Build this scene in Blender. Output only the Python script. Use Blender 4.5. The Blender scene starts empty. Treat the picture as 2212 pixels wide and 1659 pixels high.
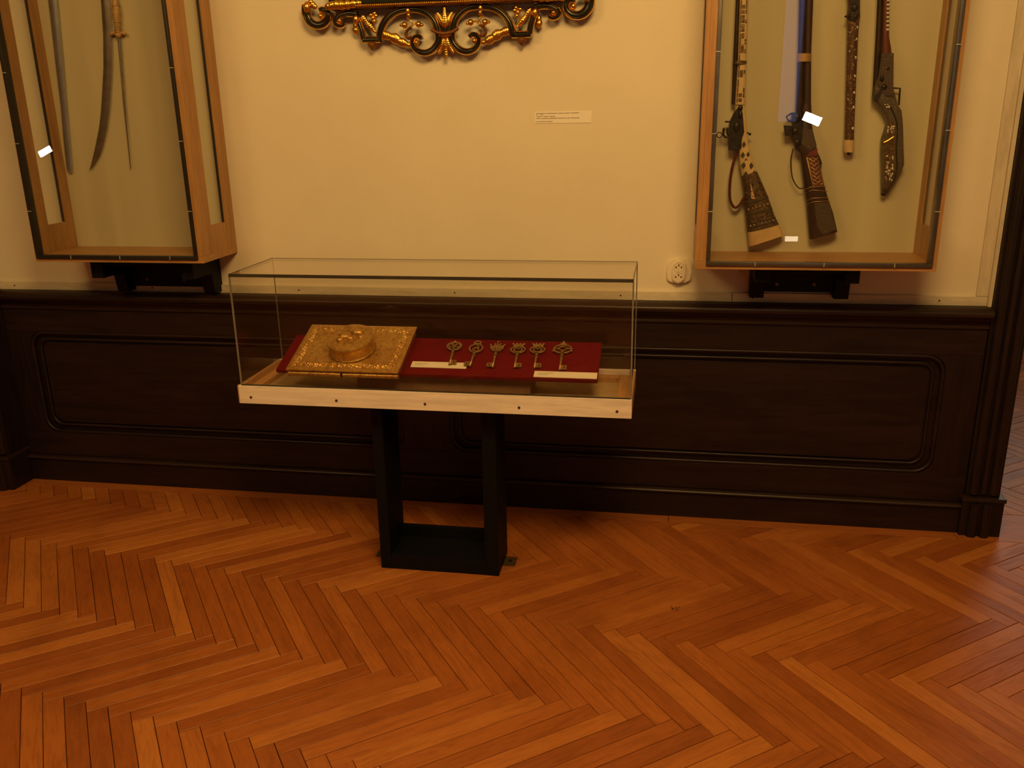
import bpy, bmesh, math, random
from mathutils import Vector, Matrix

# ------------------------------------------------------------------ camera
scene = bpy.context.scene
C = scene.collection
cam_d = bpy.data.cameras.new('camera')
cam_d.sensor_width = 36.0
cam_d.lens = 36.0 * 1876.18 / 2212.0
cam_d.clip_start = 0.05
cam_d.clip_end = 60
cam = bpy.data.objects.new('camera', cam_d)
C.objects.link(cam)
YAW, PITCH, ROLL = 0.1768, 0.3030, -0.0190
fwd = Vector((-math.sin(YAW) * math.cos(PITCH), math.cos(YAW) * math.cos(PITCH), -math.sin(PITCH)))
rgt = Vector((math.cos(YAW), math.sin(YAW), 0))
up = rgt.cross(fwd)
r2 = math.cos(ROLL) * rgt + math.sin(ROLL) * up
u2 = -math.sin(ROLL) * rgt + math.cos(ROLL) * up
cam.matrix_world = Matrix((
    (r2.x, u2.x, -fwd.x, 0.0419),
    (r2.y, u2.y, -fwd.y, -3.1426),
    (r2.z, u2.z, -fwd.z, 1.4995),
    (0, 0, 0, 1)))
scene.camera = cam

# ------------------------------------------------------------------ view, world, lights
scene.view_settings.view_transform = 'Standard'
scene.view_settings.look = 'None'
scene.view_settings.gamma = 1.0
scene.view_settings.use_curve_mapping = False
scene.view_settings.exposure = 0.0
scene.cycles.use_denoising = True
scene.cycles.max_bounces = 6
scene.cycles.diffuse_bounces = 3
scene.cycles.glossy_bounces = 3
scene.cycles.use_adaptive_sampling = True
scene.cycles.adaptive_threshold = 0.05
scene.cycles.transparent_max_bounces = 20
scene.cycles.caustics_reflective = False
scene.cycles.caustics_refractive = False
scene.cycles.sample_clamp_indirect = 4.0

world = bpy.data.worlds.new('world')
scene.world = world
world.use_nodes = True
world.node_tree.nodes['Background'].inputs[0].default_value = (0.75, 0.85, 1.0, 1)
world.node_tree.nodes['Background'].inputs[1].default_value = 0.02

def area(name, loc, aim, size, power, col, sy=None):
    d = bpy.data.lights.new(name, 'AREA')
    d.shape = 'RECTANGLE' if sy else 'DISK'
    d.size = size
    if sy: d.size_y = sy
    d.energy = power
    d.color = col
    o = bpy.data.objects.new(name, d)
    C.objects.link(o)
    o.location = loc
    o.rotation_euler = (Vector(aim) - Vector(loc)).to_track_quat('-Z', 'Y').to_euler()
    return o

WARM = (1.0, 0.575, 0.175)
area('ceiling_light_right', (0.15, -2.3, 3.22), (-0.3, -0.6, 0.9), 1.25, 104, WARM)
area('ceiling_light_left', (-2.15, -2.7, 3.22), (-1.4, -0.8, 0.8), 1.25, 47, WARM)
area('doorway_daylight', (2.35, 2.7, 1.7), (1.6, 0.0, 0.2), 1.0, 2.4, (1.0, 0.80, 0.62), 1.6)

# ------------------------------------------------------------------ helpers
def obj(name, bm, mt, parent=None, smooth=False, angle=None):
    me = bpy.data.meshes.new(name)
    bmesh.ops.recalc_face_normals(bm, faces=bm.faces[:])
    bm.to_mesh(me)
    bm.free()
    if smooth:
        for p in me.polygons: p.use_smooth = True
        if angle:
            me.set_sharp_from_angle(angle=math.radians(angle))
    o = bpy.data.objects.new(name, me)
    C.objects.link(o)
    if mt: me.materials.append(mt)
    if parent: o.parent = parent
    return o

def tag(o, label, cat, group=None):
    o['label'] = label
    o['category'] = cat
    if group: o['group'] = group
    return o

def thing(name, label, cat, loc=(0, 0, 0), rot=(0, 0, 0), group=None):
    o = bpy.data.objects.new(name, None)
    C.objects.link(o)
    o.empty_display_size = 0.05
    o.location = loc
    o.rotation_euler = rot
    return tag(o, label, cat, group)

def struct(name, bm=None, mt=None, label=None, smooth=False, angle=None):
    if bm is None:
        o = bpy.data.objects.new(name, None)
        C.objects.link(o)
    else:
        o = obj(name, bm, mt, None, smooth, angle)
    o['kind'] = 'structure'
    if label: o['label'] = label
    return o

def NB(): return bmesh.new()

def box(bm, x0, x1, y0, y1, z0, z1, bev=0.0, M=None):
    vs = [bm.verts.new((x, y, z)) for x in (x0, x1) for y in (y0, y1) for z in (z0, z1)]
    fs = [bm.faces.new([vs[i] for i in f]) for f in ((0, 1, 3, 2), (4, 6, 7, 5), (0, 4, 5, 1), (2, 3, 7, 6), (0, 2, 6, 4), (1, 5, 7, 3))]
    if bev:
        es = list({e for f in fs for e in f.edges})
        r = bmesh.ops.bevel(bm, geom=es, offset=bev, segments=2, affect='EDGES', profile=0.6)
        vs = list({v for f in r['faces'] for v in f.verts} | {v for v in vs if v.is_valid})
    if M is not None:
        bmesh.ops.transform(bm, matrix=M, verts=[v for v in vs if v.is_valid])
    return bm

def prism(bm, pts, y0, y1, axis='y', bev=0.0):
    """extrude a polygon given in the plane across `axis` from y0 to y1"""
    def P(a, b, t):
        if axis == 'y': return (a, t, b)
        if axis == 'x': return (t, a, b)
        return (a, b, t)
    A = [bm.verts.new(P(a, b, y0)) for a, b in pts]
    B = [bm.verts.new(P(a, b, y1)) for a, b in pts]
    fs = [bm.faces.new(A), bm.faces.new(B[::-1])]
    n = len(pts)
    for i in range(n):
        fs.append(bm.faces.new((A[i], B[i], B[(i + 1) % n], A[(i + 1) % n])))
    if bev:
        es = [e for e in fs[0].edges] if y0 < y1 else [e for e in fs[1].edges]
        bmesh.ops.bevel(bm, geom=es, offset=bev, segments=2, affect='EDGES')
    return bm

def spline(pts, n=6, closed=False):
    """Catmull-Rom through pts"""
    P = [Vector(p) for p in pts]
    out = []
    m = len(P)
    last = m if closed else m - 1
    for i in range(last):
        if closed:
            a, b, c, d = P[(i - 1) % m], P[i], P[(i + 1) % m], P[(i + 2) % m]
        else:
            a, b, c, d = P[max(i - 1, 0)], P[i], P[i + 1], P[min(i + 2, m - 1)]
        for k in range(n):
            t = k / n
            out.append(0.5 * ((2 * b) + (c - a) * t + (2 * a - 5 * b + 4 * c - d) * t * t + (3 * b - a - 3 * c + d) * t ** 3))
    if not closed: out.append(P[-1].copy())
    return out

def tube(bm, pts, r, n=8, closed=False, ref=(0, 1, 0), ry=None):
    """sweep an ellipse (r in plane, ry along ref) along pts; r may be a list"""
    P = [Vector(p) for p in pts]
    ref = Vector(ref)
    rings = []
    m = len(P)
    for i in range(m):
        if closed: T = P[(i + 1) % m] - P[(i - 1) % m]
        else: T = P[min(i + 1, m - 1)] - P[max(i - 1, 0)]
        T.normalize()
        S = T.cross(ref)
        if S.length < 1e-4: S = T.cross(Vector((1, 0, 0)))
        S.normalize()
        U = S.cross(T).normalized()
        ri = r[i] if isinstance(r, (list, tuple)) else r
        rj = ri if ry is None else (ry[i] if isinstance(ry, (list, tuple)) else ry)
        rings.append([bm.verts.new(P[i] + S * (ri * math.cos(2 * math.pi * k / n)) + U * (rj * math.sin(2 * math.pi * k / n))) for k in range(n)])
    for i in range(m if closed else m - 1):
        A, B = rings[i], rings[(i + 1) % m]
        for k in range(n):
            bm.faces.new((A[k], A[(k + 1) % n], B[(k + 1) % n], B[k]))
    if not closed:
        bm.faces.new(rings[0][::-1])
        bm.faces.new(rings[-1])
    return bm

def ball(bm, c, r, sy=1.0, sx=1.0, sz=1.0, seg=12, rot=None):
    M = Matrix.Translation(c)
    if rot is not None: M = M @ rot
    M = M @ Matrix.Diagonal((r * sx, r * sy, r * sz, 1))
    bmesh.ops.create_uvsphere(bm, u_segments=seg, v_segments=max(6, seg // 2), radius=1.0, matrix=M)
    return bm

def cyl(bm, c, r, h, axis='z', seg=20, r2=None):
    R = {'z': Matrix.Identity(4), 'y': Matrix.Rotation(math.pi / 2, 4, 'X'), 'x': Matrix.Rotation(math.pi / 2, 4, 'Y')}[axis]
    bmesh.ops.create_cone(bm, cap_ends=True, segments=seg, radius1=r, radius2=r if r2 is None else r2, depth=h, matrix=Matrix.Translation(c) @ R)
    return bm

def loft(bm, rows, yc, dmax, n=14, e=0.75, dmin=None, ridge=0.0):
    """rows of (xl, zl, xr, zr) on the plane y = yc, swept as rounded sections of half depth <= dmax"""
    rings = []
    for (xl, zl, xr, zr) in rows:
        c = Vector(((xl + xr) / 2, yc, (zl + zr) / 2))
        h = Vector(((xr - xl) / 2, 0, (zr - zl) / 2))
        d = min(h.length, dmax)
        if dmin: d = max(d, dmin)
        ring = []
        for k in range(n):
            t = 2 * math.pi * k / n
            cc, ss = math.cos(t), math.sin(t)
            ring.append(bm.verts.new(c + h * (math.copysign(abs(cc) ** e, cc)) + Vector((0, d * math.copysign(abs(ss) ** e, ss), 0))))
        rings.append(ring)
    for A, B in zip(rings, rings[1:]):
        for k in range(n):
            bm.faces.new((A[k], A[(k + 1) % n], B[(k + 1) % n], B[k]))
    bm.faces.new(rings[0][::-1])
    bm.faces.new(rings[-1])
    return bm

def row_at(rows, z):
    """left and right x of a lofted outline at height z"""
    def side(ix, iz):
        for a, b in zip(rows, rows[1:]):
            if (a[iz] - z) * (b[iz] - z) <= 0 and a[iz] != b[iz]:
                t = (z - a[iz]) / (b[iz] - a[iz])
                return a[ix] + t * (b[ix] - a[ix])
        return rows[-1][ix] if z < rows[-1][iz] else rows[0][ix]
    return side(0, 1), side(2, 3)

# ------------------------------------------------------------------ materials
class N:
    def __init__(s, name):
        s.m = bpy.data.materials.new(name)
        s.m.use_nodes = True
        s.t = s.m.node_tree
        s.b = s.t.nodes['Principled BSDF']
    def node(s, kind, **kw):
        n = s.t.nodes.new(kind)
        for k, v in kw.items(): setattr(n, k, v)
        return n
    def link(s, a, b): s.t.links.new(a, b)
    def coords(s, scale=(1, 1, 1), which='Object', rot=(0, 0, 0), add_random=False):
        tc = s.node('ShaderNodeTexCoord')
        mp = s.node('ShaderNodeMapping')
        mp.inputs['Scale'].default_value = scale
        mp.inputs['Rotation'].default_value = rot
        src = tc.outputs[which]
        if add_random:
            oi = s.node('ShaderNodeObjectInfo')
            mul = s.node('ShaderNodeVectorMath', operation='SCALE')
            mul.inputs[0].default_value = (17.3, 9.1, 5.7)
            s.link(oi.outputs['Random'], mul.inputs['Scale'])
            ad = s.node('ShaderNodeVectorMath', operation='ADD')
            s.link(src, ad.inputs[0]); s.link(mul.outputs[0], ad.inputs[1])
            src = ad.outputs[0]
        s.link(src, mp.inputs['Vector'])
        return mp.outputs[0]
    def noise(s, vec, scale, detail=4, rough=0.55, dist=0.0):
        n = s.node('ShaderNodeTexNoise')
        n.inputs['Scale'].default_value = scale
        n.inputs['Detail'].default_value = detail
        n.inputs['Roughness'].default_value = rough
        n.inputs['Distortion'].default_value = dist
        s.link(vec, n.inputs['Vector'])
        return n.outputs['Fac']
    def ramp(s, fac, stops, interp='LINEAR'):
        r = s.node('ShaderNodeValToRGB')
        r.color_ramp.interpolation = interp
        els = r.color_ramp.elements
        while len(els) < len(stops): els.new(0.5)
        for e, (p, c) in zip(els, stops):
            e.position = p
            e.color = (*c, 1)
        s.link(fac, r.inputs[0])
        return r.outputs[0]
    def mix(s, fac, a, b, blend='MIX'):
        m = s.node('ShaderNodeMix', data_type='RGBA', blend_type=blend)
        for sock, v in ((m.inputs['Factor'], fac), (m.inputs[6], a), (m.inputs[7], b)):
            if isinstance(v, (int, float)): sock.default_value = v
            elif isinstance(v, tuple): sock.default_value = (*v, 1)
            else: s.link(v, sock)
        return m.outputs[2]
    def bump(s, h, strength=0.2, dist=0.01):
        b = s.node('ShaderNodeBump')
        b.inputs['Strength'].default_value = strength
        b.inputs['Distance'].default_value = dist
        s.link(h, b.inputs['Height'])
        s.link(b.outputs[0], s.b.inputs['Normal'])
    def base(s, c):
        if isinstance(c, tuple): s.b.inputs['Base Color'].default_value = (*c, 1)
        else: s.link(c, s.b.inputs['Base Color'])
    def set(s, rough=0.5, metal=0.0, spec=None):
        s.b.inputs['Roughness'].default_value = rough
        s.b.inputs['Metallic'].default_value = metal
        if spec is not None: s.b.inputs['Specular IOR Level'].default_value = spec
        return s.m

def plain(name, col, rough=0.5, metal=0.0, var=0.12, scale=30, bump=0.0, spec=None):
    n = N(name)
    v = n.coords()
    f = n.noise(v, scale)
    n.base(n.ramp(f, [(0.3, tuple(c * (1 - var) for c in col)), (0.7, tuple(min(1, c * (1 + var)) for c in col))]))
    if bump: n.bump(f, bump, 0.004)
    return n.set(rough, metal, spec)

def wood(name, dark, light, scale, rough=0.4, rough_grain=60, bump=0.08, random=False, spec=None, band=None):
    """grain runs along the axis with the smallest scale"""
    n = N(name)
    v = n.coords(scale, add_random=random)
    f1 = n.noise(v, 3.0, 5, 0.6, 0.6)
    f2 = n.noise(v, 11.0, 4, 0.7, 0.2)
    c = n.ramp(f1, [(0.25, dark), (0.75, light)])
    c = n.mix(0.35, c, n.ramp(f2, [(0.35, tuple(k * 0.55 for k in dark)), (0.6, light)]))
    n.base(c)
    n.bump(f2, bump, 0.003)
    return n.set(rough, 0.0, spec)

def glass(name, tint=(0.97, 0.97, 0.95), refl=1.0):
    """thin pane: clear transmission plus Fresnel reflection"""
    n = N(name)
    t = n.t
    t.nodes.remove(n.b)
    tr = n.node('ShaderNodeBsdfTransparent'); tr.inputs[0].default_value = (*tint, 1)
    gl = n.node('ShaderNodeBsdfGlossy'); gl.inputs['Roughness'].default_value = 0.0
    gl.inputs[0].default_value = (refl, refl, refl, 1)
    # Schlick reflectance, the same for rays entering and leaving the sheet
    geo = n.node('ShaderNodeNewGeometry')
    dt = n.node('ShaderNodeVectorMath', operation='DOT_PRODUCT')
    n.link(geo.outputs['Incoming'], dt.inputs[0]); n.link(geo.outputs['Normal'], dt.inputs[1])
    ab = n.node('ShaderNodeMath', operation='ABSOLUTE'); n.link(dt.outputs['Value'], ab.inputs[0])
    om = n.node('ShaderNodeMath', operation='SUBTRACT'); om.inputs[0].default_value = 1.0; n.link(ab.outputs[0], om.inputs[1])
    pw = n.node('ShaderNodeMath', operation='POWER'); pw.inputs[1].default_value = 5.0; n.link(om.outputs[0], pw.inputs[0])
    fr = n.node('ShaderNodeMath', operation='MULTIPLY_ADD'); fr.inputs[1].default_value = 0.965; fr.inputs[2].default_value = 0.035; n.link(pw.outputs[0], fr.inputs[0])
    mx = n.node('ShaderNodeMixShader')
    n.link(fr.outputs[0], mx.inputs[0]); n.link(tr.outputs[0], mx.inputs[1]); n.link(gl.outputs[0], mx.inputs[2])
    n.link(mx.outputs[0], t.nodes['Material Output'].inputs[0])
    return n.m

def glow(name, col, strength):
    n = N(name)
    n.b.inputs['Emission Color'].default_value = (*col, 1)
    n.b.inputs['Emission Strength'].default_value = strength
    n.base((0.8, 0.8, 0.8))
    return n.set(0.4)

MT = {}
# plaster
n = N('cream_plaster'); v = n.coords()
f = n.noise(v, 2.2, 5, 0.6); g = n.noise(v, 140, 3, 0.6)
n.base(n.ramp(f, [(0.3, (0.74, 0.69, 0.56)), (0.7, (0.80, 0.75, 0.62))])); n.bump(g, 0.10, 0.002)
MT['wall'] = n.set(0.85, 0, 0.2)
MT['white'] = plain('ceiling_paint', (0.75, 0.73, 0.68), 0.9, 0, 0.03, 3)
MT['batten'] = wood('cream_painted_wood', (0.66, 0.60, 0.47), (0.74, 0.68, 0.55), (0.6, 3, 3), 0.6, bump=0.05)
MT['batten_v'] = wood('cream_painted_wood_upright', (0.66, 0.60, 0.47), (0.74, 0.68, 0.55), (3, 3, 0.6), 0.6, bump=0.05)
# dark panelling
MT['dado'] = wood('dark_stained_oak', (0.0036, 0.0028, 0.0036), (0.0265, 0.0125, 0.0115), (0.5, 5, 5), 0.44, bump=0.10, spec=0.34)
MT['dado_v'] = wood('dark_stained_oak_upright', (0.0036, 0.0028, 0.0036), (0.0240, 0.0115, 0.0110), (5, 5, 0.5), 0.44, bump=0.10, spec=0.34)
MT['bead'] = wood('lighter_oak_moulding', (0.011, 0.0060, 0.0056), (0.034, 0.0165, 0.013), (0.6, 6, 6), 0.40, bump=0.06, spec=0.38)  # lighter than the panelling oak and slightly glossier
# parquet
def parquet(name, use_attr):
    n = N(name)
    v = n.coords((1.0, 9.0, 9.0), add_random=not use_attr)
    grain = n.noise(v, 6.0, 5, 0.62, 1.2)
    fine = n.noise(v, 40.0, 3, 0.6, 0.2)
    if use_attr:
        a = n.node('ShaderNodeAttribute'); a.attribute_name = 'tone'; rnd = a.outputs['Fac']
    else:
        a = n.node('ShaderNodeObjectInfo'); rnd = a.outputs['Random']
    tone = n.ramp(rnd, [(0.0, (0.32, 0.094, 0.020)), (0.35, (0.39, 0.122, 0.026)), (0.7, (0.44, 0.146, 0.032)), (1.0, (0.53, 0.200, 0.046))])
    g1 = n.ramp(grain, [(0.28, (0.62, 0.56, 0.50)), (0.55, (1, 1, 1))])
    c = n.mix(0.75, tone, g1, 'MULTIPLY')
    g2 = n.ramp(fine, [(0.35, (0.74, 0.70, 0.66)), (0.6, (1, 1, 1))])
    c = n.mix(0.45, c, g2, 'MULTIPLY')
    # old dirt patches with shapes of their own
    tc = n.node('ShaderNodeTexCoord')
    geo = n.node('ShaderNodeNewGeometry')
    d = n.noise(geo.outputs['Position'], 2.6, 4, 0.6, 0.4)
    c = n.mix(0.55, c, n.ramp(d, [(0.30, (0.62, 0.56, 0.52)), (0.52, (1, 1, 1))]), 'MULTIPLY')
    n.base(c)
    n.bump(fine, 0.05, 0.002)
    rr = n.ramp(grain, [(0.3, (0.46, 0.46, 0.46)), (0.8, (0.34, 0.34, 0.34))])
    n.link(rr, n.b.inputs['Roughness'])
    n.b.inputs['Specular IOR Level'].default_value = 0.42
    return n.m
MT['plank'] = parquet('parquet_oak', False)
MT['plank_field'] = parquet('parquet_oak_field', True)
MT['subfloor'] = plain('dark_subfloor', (0.030, 0.016, 0.008), 0.9)
MT['border'] = wood('parquet_border_oak', (0.33, 0.100, 0.024), (0.44, 0.150, 0.036), (0.8, 8, 8), 0.42, random=True)
# cases
MT['case_wood'] = wood('honey_beech', (0.36, 0.185, 0.068), (0.50, 0.275, 0.105), (5, 5, 0.5), 0.42, bump=0.05)
MT['case_wood_h'] = wood('honey_beech_level', (0.36, 0.185, 0.068), (0.50, 0.275, 0.105), (0.5, 5, 5), 0.42, bump=0.05)
n = N('cream_case_cloth'); v = n.coords((3.2, 1, 0.16))
f = n.noise(v, 2.4, 1.5, 0.4, 0.3); v2 = n.coords(); wv = n.noise(v2, 260, 2)
n.base(n.ramp(f, [(0.3, (0.51, 0.47, 0.33)), (0.7, (0.60, 0.56, 0.40))])); n.bump(f, 0.55, 0.03)
MT['cloth'] = n.set(0.9, 0, 0.1)
MT['gasket'] = plain('dull_metal_strip', (0.16, 0.155, 0.15), 0.33, 0.8, 0.2, 12)
MT['gasket_and_slot_shade'] = plain('dark_seal_and_slot_shade', (0.020, 0.018, 0.017), 0.45, 0.2)  # glazing strips, and the strips added as shade in the side slots
MT['clip'] = plain('pale_clip', (0.62, 0.60, 0.55), 0.35, 0.5)
MT['pane'] = glass('clear_glass')
MT['pane_vitrine'] = glass('clear_acrylic', (0.955, 0.945, 0.925))
MT['black'] = plain('black_paint', (0.0014, 0.0018, 0.0030), 0.6, 0, 0.25, 20, spec=0.22)
MT['black_soft'] = plain('black_paint_worn', (0.0018, 0.0024, 0.0040), 0.6, 0, 0.3, 15, spec=0.22)
MT['edge'] = plain('acrylic_edge', (0.045, 0.040, 0.034), 0.22, 0.0, 0.15, 20)
MT['edge_pale'] = plain('acrylic_edge_pale', (0.20, 0.185, 0.165), 0.22, 0.0, 0.15, 20)
MT['tray_white'] = wood('whitewashed_plank', (0.80, 0.71, 0.66), (0.93, 0.85, 0.82), (0.5, 6, 6), 0.6, bump=0.04)
MT['tray'] = plain('tan_liner', (0.47, 0.35, 0.19), 0.8, 0, 0.08, 40)
MT['tray_edge'] = wood('raw_pine', (0.46, 0.25, 0.10), (0.58, 0.34, 0.15), (4, 0.6, 4), 0.55)
MT['block'] = plain('grey_brown_block', (0.16, 0.10, 0.062), 0.8)
n = N('crimson_velvet'); v = n.coords()
f = n.noise(v, 220, 3); g = n.noise(v, 9, 3)
n.base(n.mix(0.4, n.ramp(f, [(0.3, (0.105, 0.0042, 0.0105)), (0.7, (0.165, 0.0066, 0.016))]), n.ramp(g, [(0.3, (0.105, 0.0042, 0.0105)), (0.7, (0.165, 0.0068, 0.016))])))
n.b.inputs['Sheen Weight'].default_value = 0.10
n.b.inputs['Sheen Tint'].default_value = (0.8, 0.1, 0.1, 1)
n.bump(f, 0.3, 0.002)
MT['velvet'] = n.set(0.95, 0, 0.05)
MT['paper'] = plain('white_card', (0.86, 0.83, 0.76), 0.7, 0, 0.02, 20)
MT['ink'] = plain('grey_ink', (0.16, 0.13, 0.09), 0.8)
n = N('gilt_copper'); v = n.coords()
f = n.noise(v, 70, 5, 0.65, 0.8); g = n.noise(v, 7, 3)
n.base(n.mix(0.5, n.ramp(f, [(0.34, (0.24, 0.115, 0.030)), (0.58, (0.80, 0.55, 0.18))]), n.ramp(g, [(0.3, (0.52, 0.27, 0.08)), (0.7, (0.74, 0.52, 0.18))])))
n.bump(f, 0.6, 0.004)
MT['gilt'] = n.set(0.40, 0.85)
MT['brass_key'] = plain('tarnished_brass', (0.34, 0.225, 0.10), 0.42, 0.75, 0.3, 90, 0.3)
MT['gold'] = plain('gold_leaf', (0.80, 0.47, 0.095), 0.24, 1.0, 0.18, 40, 0.25)
MT['frame_black'] = plain('ebonised_wood', (0.009, 0.011, 0.009), 0.22, 0, 0.3, 25)
MT['frame_brown'] = plain('worn_gilt_rail', (0.19, 0.070, 0.016), 0.42, 0.35, 0.4, 60, 0.2)
MT['canvas'] = plain('dark_canvas', (0.03, 0.022, 0.016), 0.5, 0, 0.4, 6)
MT['socket'] = plain('ivory_plastic', (0.80, 0.74, 0.60), 0.35, 0, 0.02, 10)
MT['hole'] = plain('dark_hole', (0.05, 0.025, 0.012), 0.7)
MT['steel'] = plain('old_blade_steel', (0.25, 0.22, 0.20), 0.38, 0.85, 0.25, 30, 0.1)
MT['steel_blue'] = plain('bright_blade_steel', (0.40, 0.42, 0.52), 0.32, 0.9, 0.15, 20, 0.05)
MT['horn'] = plain('carved_horn', (0.42, 0.26, 0.10), 0.45, 0, 0.3, 60, 0.3)
MT['iron'] = plain('dark_iron', (0.030, 0.026, 0.022), 0.40, 0.7, 0.4, 60, 0.3)
MT['barrel'] = plain('browned_barrel', (0.060, 0.042, 0.032), 0.32, 0.75, 0.3, 40, 0.1)
MT['walnut'] = wood('dark_walnut', (0.018, 0.0085, 0.005), (0.048, 0.021, 0.011), (6, 6, 0.8), 0.35)
MT['walnut_red'] = wood('red_walnut', (0.075, 0.018, 0.010), (0.15, 0.042, 0.020), (6, 6, 0.8), 0.35)
MT['ivory'] = plain('aged_ivory', (0.62, 0.47, 0.25), 0.4, 0, 0.15, 25)
MT['bone'] = plain('bone_butt_plate', (0.60, 0.42, 0.20), 0.45, 0, 0.12, 18)
MT['inlay_green'] = plain('dark_green_inlay', (0.045, 0.042, 0.024), 0.5)
MT['stud'] = plain('silver_stud', (0.55, 0.50, 0.42), 0.28, 0.9)
MT['stud_dark'] = plain('tarnished_stud', (0.10, 0.088, 0.068), 0.35, 0.8)
MT['chased'] = plain('chased_dark_brass', (0.135, 0.085, 0.038), 0.4, 0.6, 0.5, 120, 0.6)
MT['leather'] = plain('oxblood_leather', (0.13, 0.016, 0.014), 0.5, 0, 0.2, 40, 0.1)
MT['nacre'] = plain('mother_of_pearl', (0.66, 0.62, 0.52), 0.22, 0.25, 0.1, 60)
MT['thread'] = plain('gilt_line', (0.48, 0.31, 0.11), 0.35, 0.6)
def inlaid(name, ground, fleck, scale, thr, rough=0.35, stretch=(1, 1, 1)):
    n = N(name); v = n.coords(stretch)
    vo = n.node('ShaderNodeTexVoronoi'); vo.inputs['Scale'].default_value = scale
    n.link(v, vo.inputs['Vector'])
    f = n.noise(v, scale * 0.9, 3)
    a = n.ramp(vo.outputs['Distance'], [(thr, fleck), (thr + 0.06, ground)])
    n.base(n.mix(n.ramp(f, [(0.45, (0, 0, 0)), (0.55, (1, 1, 1))]), a, ground))
    return n.set(rough)
MT['inlaid_ivory'] = inlaid('ivory_with_brown_inlay', (0.56, 0.42, 0.22), (0.085, 0.048, 0.025), 95, 0.42, 0.4, (1.2, 1, 0.7))
MT['inlaid_brown'] = inlaid('tortoiseshell_with_flecks', (0.075, 0.034, 0.015), (0.42, 0.31, 0.16), 150, 0.30, 0.35)
MT['inlaid_grey'] = inlaid('chased_grey_butt', (0.085, 0.070, 0.050), (0.30, 0.26, 0.19), 170, 0.25, 0.35)
MT['inlaid_dark'] = inlaid('engraved_dark_stock', (0.060, 0.040, 0.024), (0.20, 0.14, 0.075), 160, 0.28, 0.4)
MT['lattice'] = inlaid('lattice_inlay', (0.12, 0.060, 0.026), (0.36, 0.25, 0.13), 110, 0.26, 0.4)
MT['daylight'] = glow('daylight_pane', (0.30, 0.42, 1.0), 0.75)
MT['daylight_right'] = glow('warm_daylight_pane', (1.0, 0.86, 0.70), 1.0)
MT['glint_glow'] = glow('glint_face', (1.0, 0.93, 0.80), 40.0)  # face of the panels added for glints in the case glass
MT['glint_glow_dim'] = glow('glint_face_dim', (1.0, 0.82, 0.55), 9.0)  # weaker face of the low panel added for a third glint

# ------------------------------------------------------------------ room shell
def S(name, bm, mt, label, cat, smooth=False, angle=None):
    o = struct(name, bm, mt, label, smooth, angle)
    o['category'] = cat
    return o

XL, XR = -2.72, 1.19           # ends of the wall between the two doorways
bm = NB()
box(bm, XL, XR, 0, 0.14, 0, 3.4)
box(bm, -3.75, XL, 0, 0.14, 2.3, 3.4)
box(bm, -6.5, -3.75, 0, 0.14, 0, 3.4)
box(bm, XR, 2.25, 0, 0.14, 2.3, 3.4)
box(bm, 2.25, 3.2, 0, 0.14, 0, 3.4)
S('wall_back', bm, MT['wall'], 'cream plastered wall above the dark wainscot', 'wall')
bm = NB(); box(bm, -6.62, -6.5, -5.62, 3.1, 0, 3.4)
S('wall_left', bm, MT['wall'], 'cream side wall far to the left', 'wall')
bm = NB(); box(bm, 3.2, 3.32, -5.62, 3.1, 0, 3.4)
S('wall_right', bm, MT['wall'], 'cream side wall beyond the right doorway', 'wall')
bm = NB()
box(bm, -6.5, 0.95, -5.62, -5.5, 0, 3.4)
box(bm, 1.15, 3.2, -5.62, -5.5, 0, 3.4)
box(bm, 0.95, 1.15, -5.62, -5.5, 0, 1.36)
box(bm, 0.95, 1.15, -5.62, -5.5, 2.6, 3.4)
S('wall_front', bm, MT['wall'], 'cream wall with a narrow window behind the viewer', 'wall')
bm = NB(); box(bm, -6.5, 3.2, 3.0, 3.12, 0, 3.4)
S('wall_rear', bm, MT['wall'], 'cream far wall of the neighbouring room', 'wall')
bm = NB(); box(bm, -6.62, 3.32, -5.62, 3.12, 3.4, 3.5)
S('ceiling', bm, MT['white'], 'plain white ceiling', 'ceiling')
# narrow window opposite, seen only mirrored in the glass of the gun case
wn = S('window_1', None, None, 'narrow tall window with blue daylight in the opposite wall', 'window')
bm = NB(); box(bm, 0.97, 1.13, -5.60, -5.595, 1.38, 2.58); obj('pane', bm, MT['daylight'], wn)
bm = NB()
box(bm, 0.95, 0.97, -5.60, -5.51, 1.36, 2.6); box(bm, 1.13, 1.15, -5.60, -5.51, 1.36, 2.6)
box(bm, 0.95, 1.15, -5.60, -5.51, 1.36, 1.38); box(bm, 0.95, 1.15, -5.60, -5.51, 2.58, 2.6)
obj('window_frame', bm, MT['batten'], wn)
wn = S('window_2', None, None, 'daylit window in the neighbouring room', 'window')
bm = NB(); box(bm, 1.75, 2.95, 2.985, 2.99, 0.9, 2.5); obj('pane', bm, MT['daylight_right'], wn)
bm = NB()
for a in (1.70, 2.32, 2.95): box(bm, a, a + 0.05, 2.96, 2.998, 0.85, 2.55)
for a in (0.85, 2.50): box(bm, 1.70, 3.0, 2.96, 2.998, a, a + 0.05)
obj('window_frame', bm, MT['batten'], wn)

# ------------------------------------------------------------------ parquet floor
bm = NB(); box(bm, -6.5, 3.2, -5.5, 3.0, -0.06, -0.010)
floor = S('floor', bm, MT['subfloor'], 'worn oak herringbone parquet floor', 'floor')
PL, PW = 0.515, 0.0515
TH = math.radians(-7.5)
pa = Vector((math.cos(TH - math.pi / 4), math.sin(TH - math.pi / 4), 0))
qa = Vector((math.cos(TH + math.pi / 4), math.sin(TH + math.pi / 4), 0))
ORG = Vector((0.1812, -0.9037, 0))
BORDER = -0.088

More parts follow.
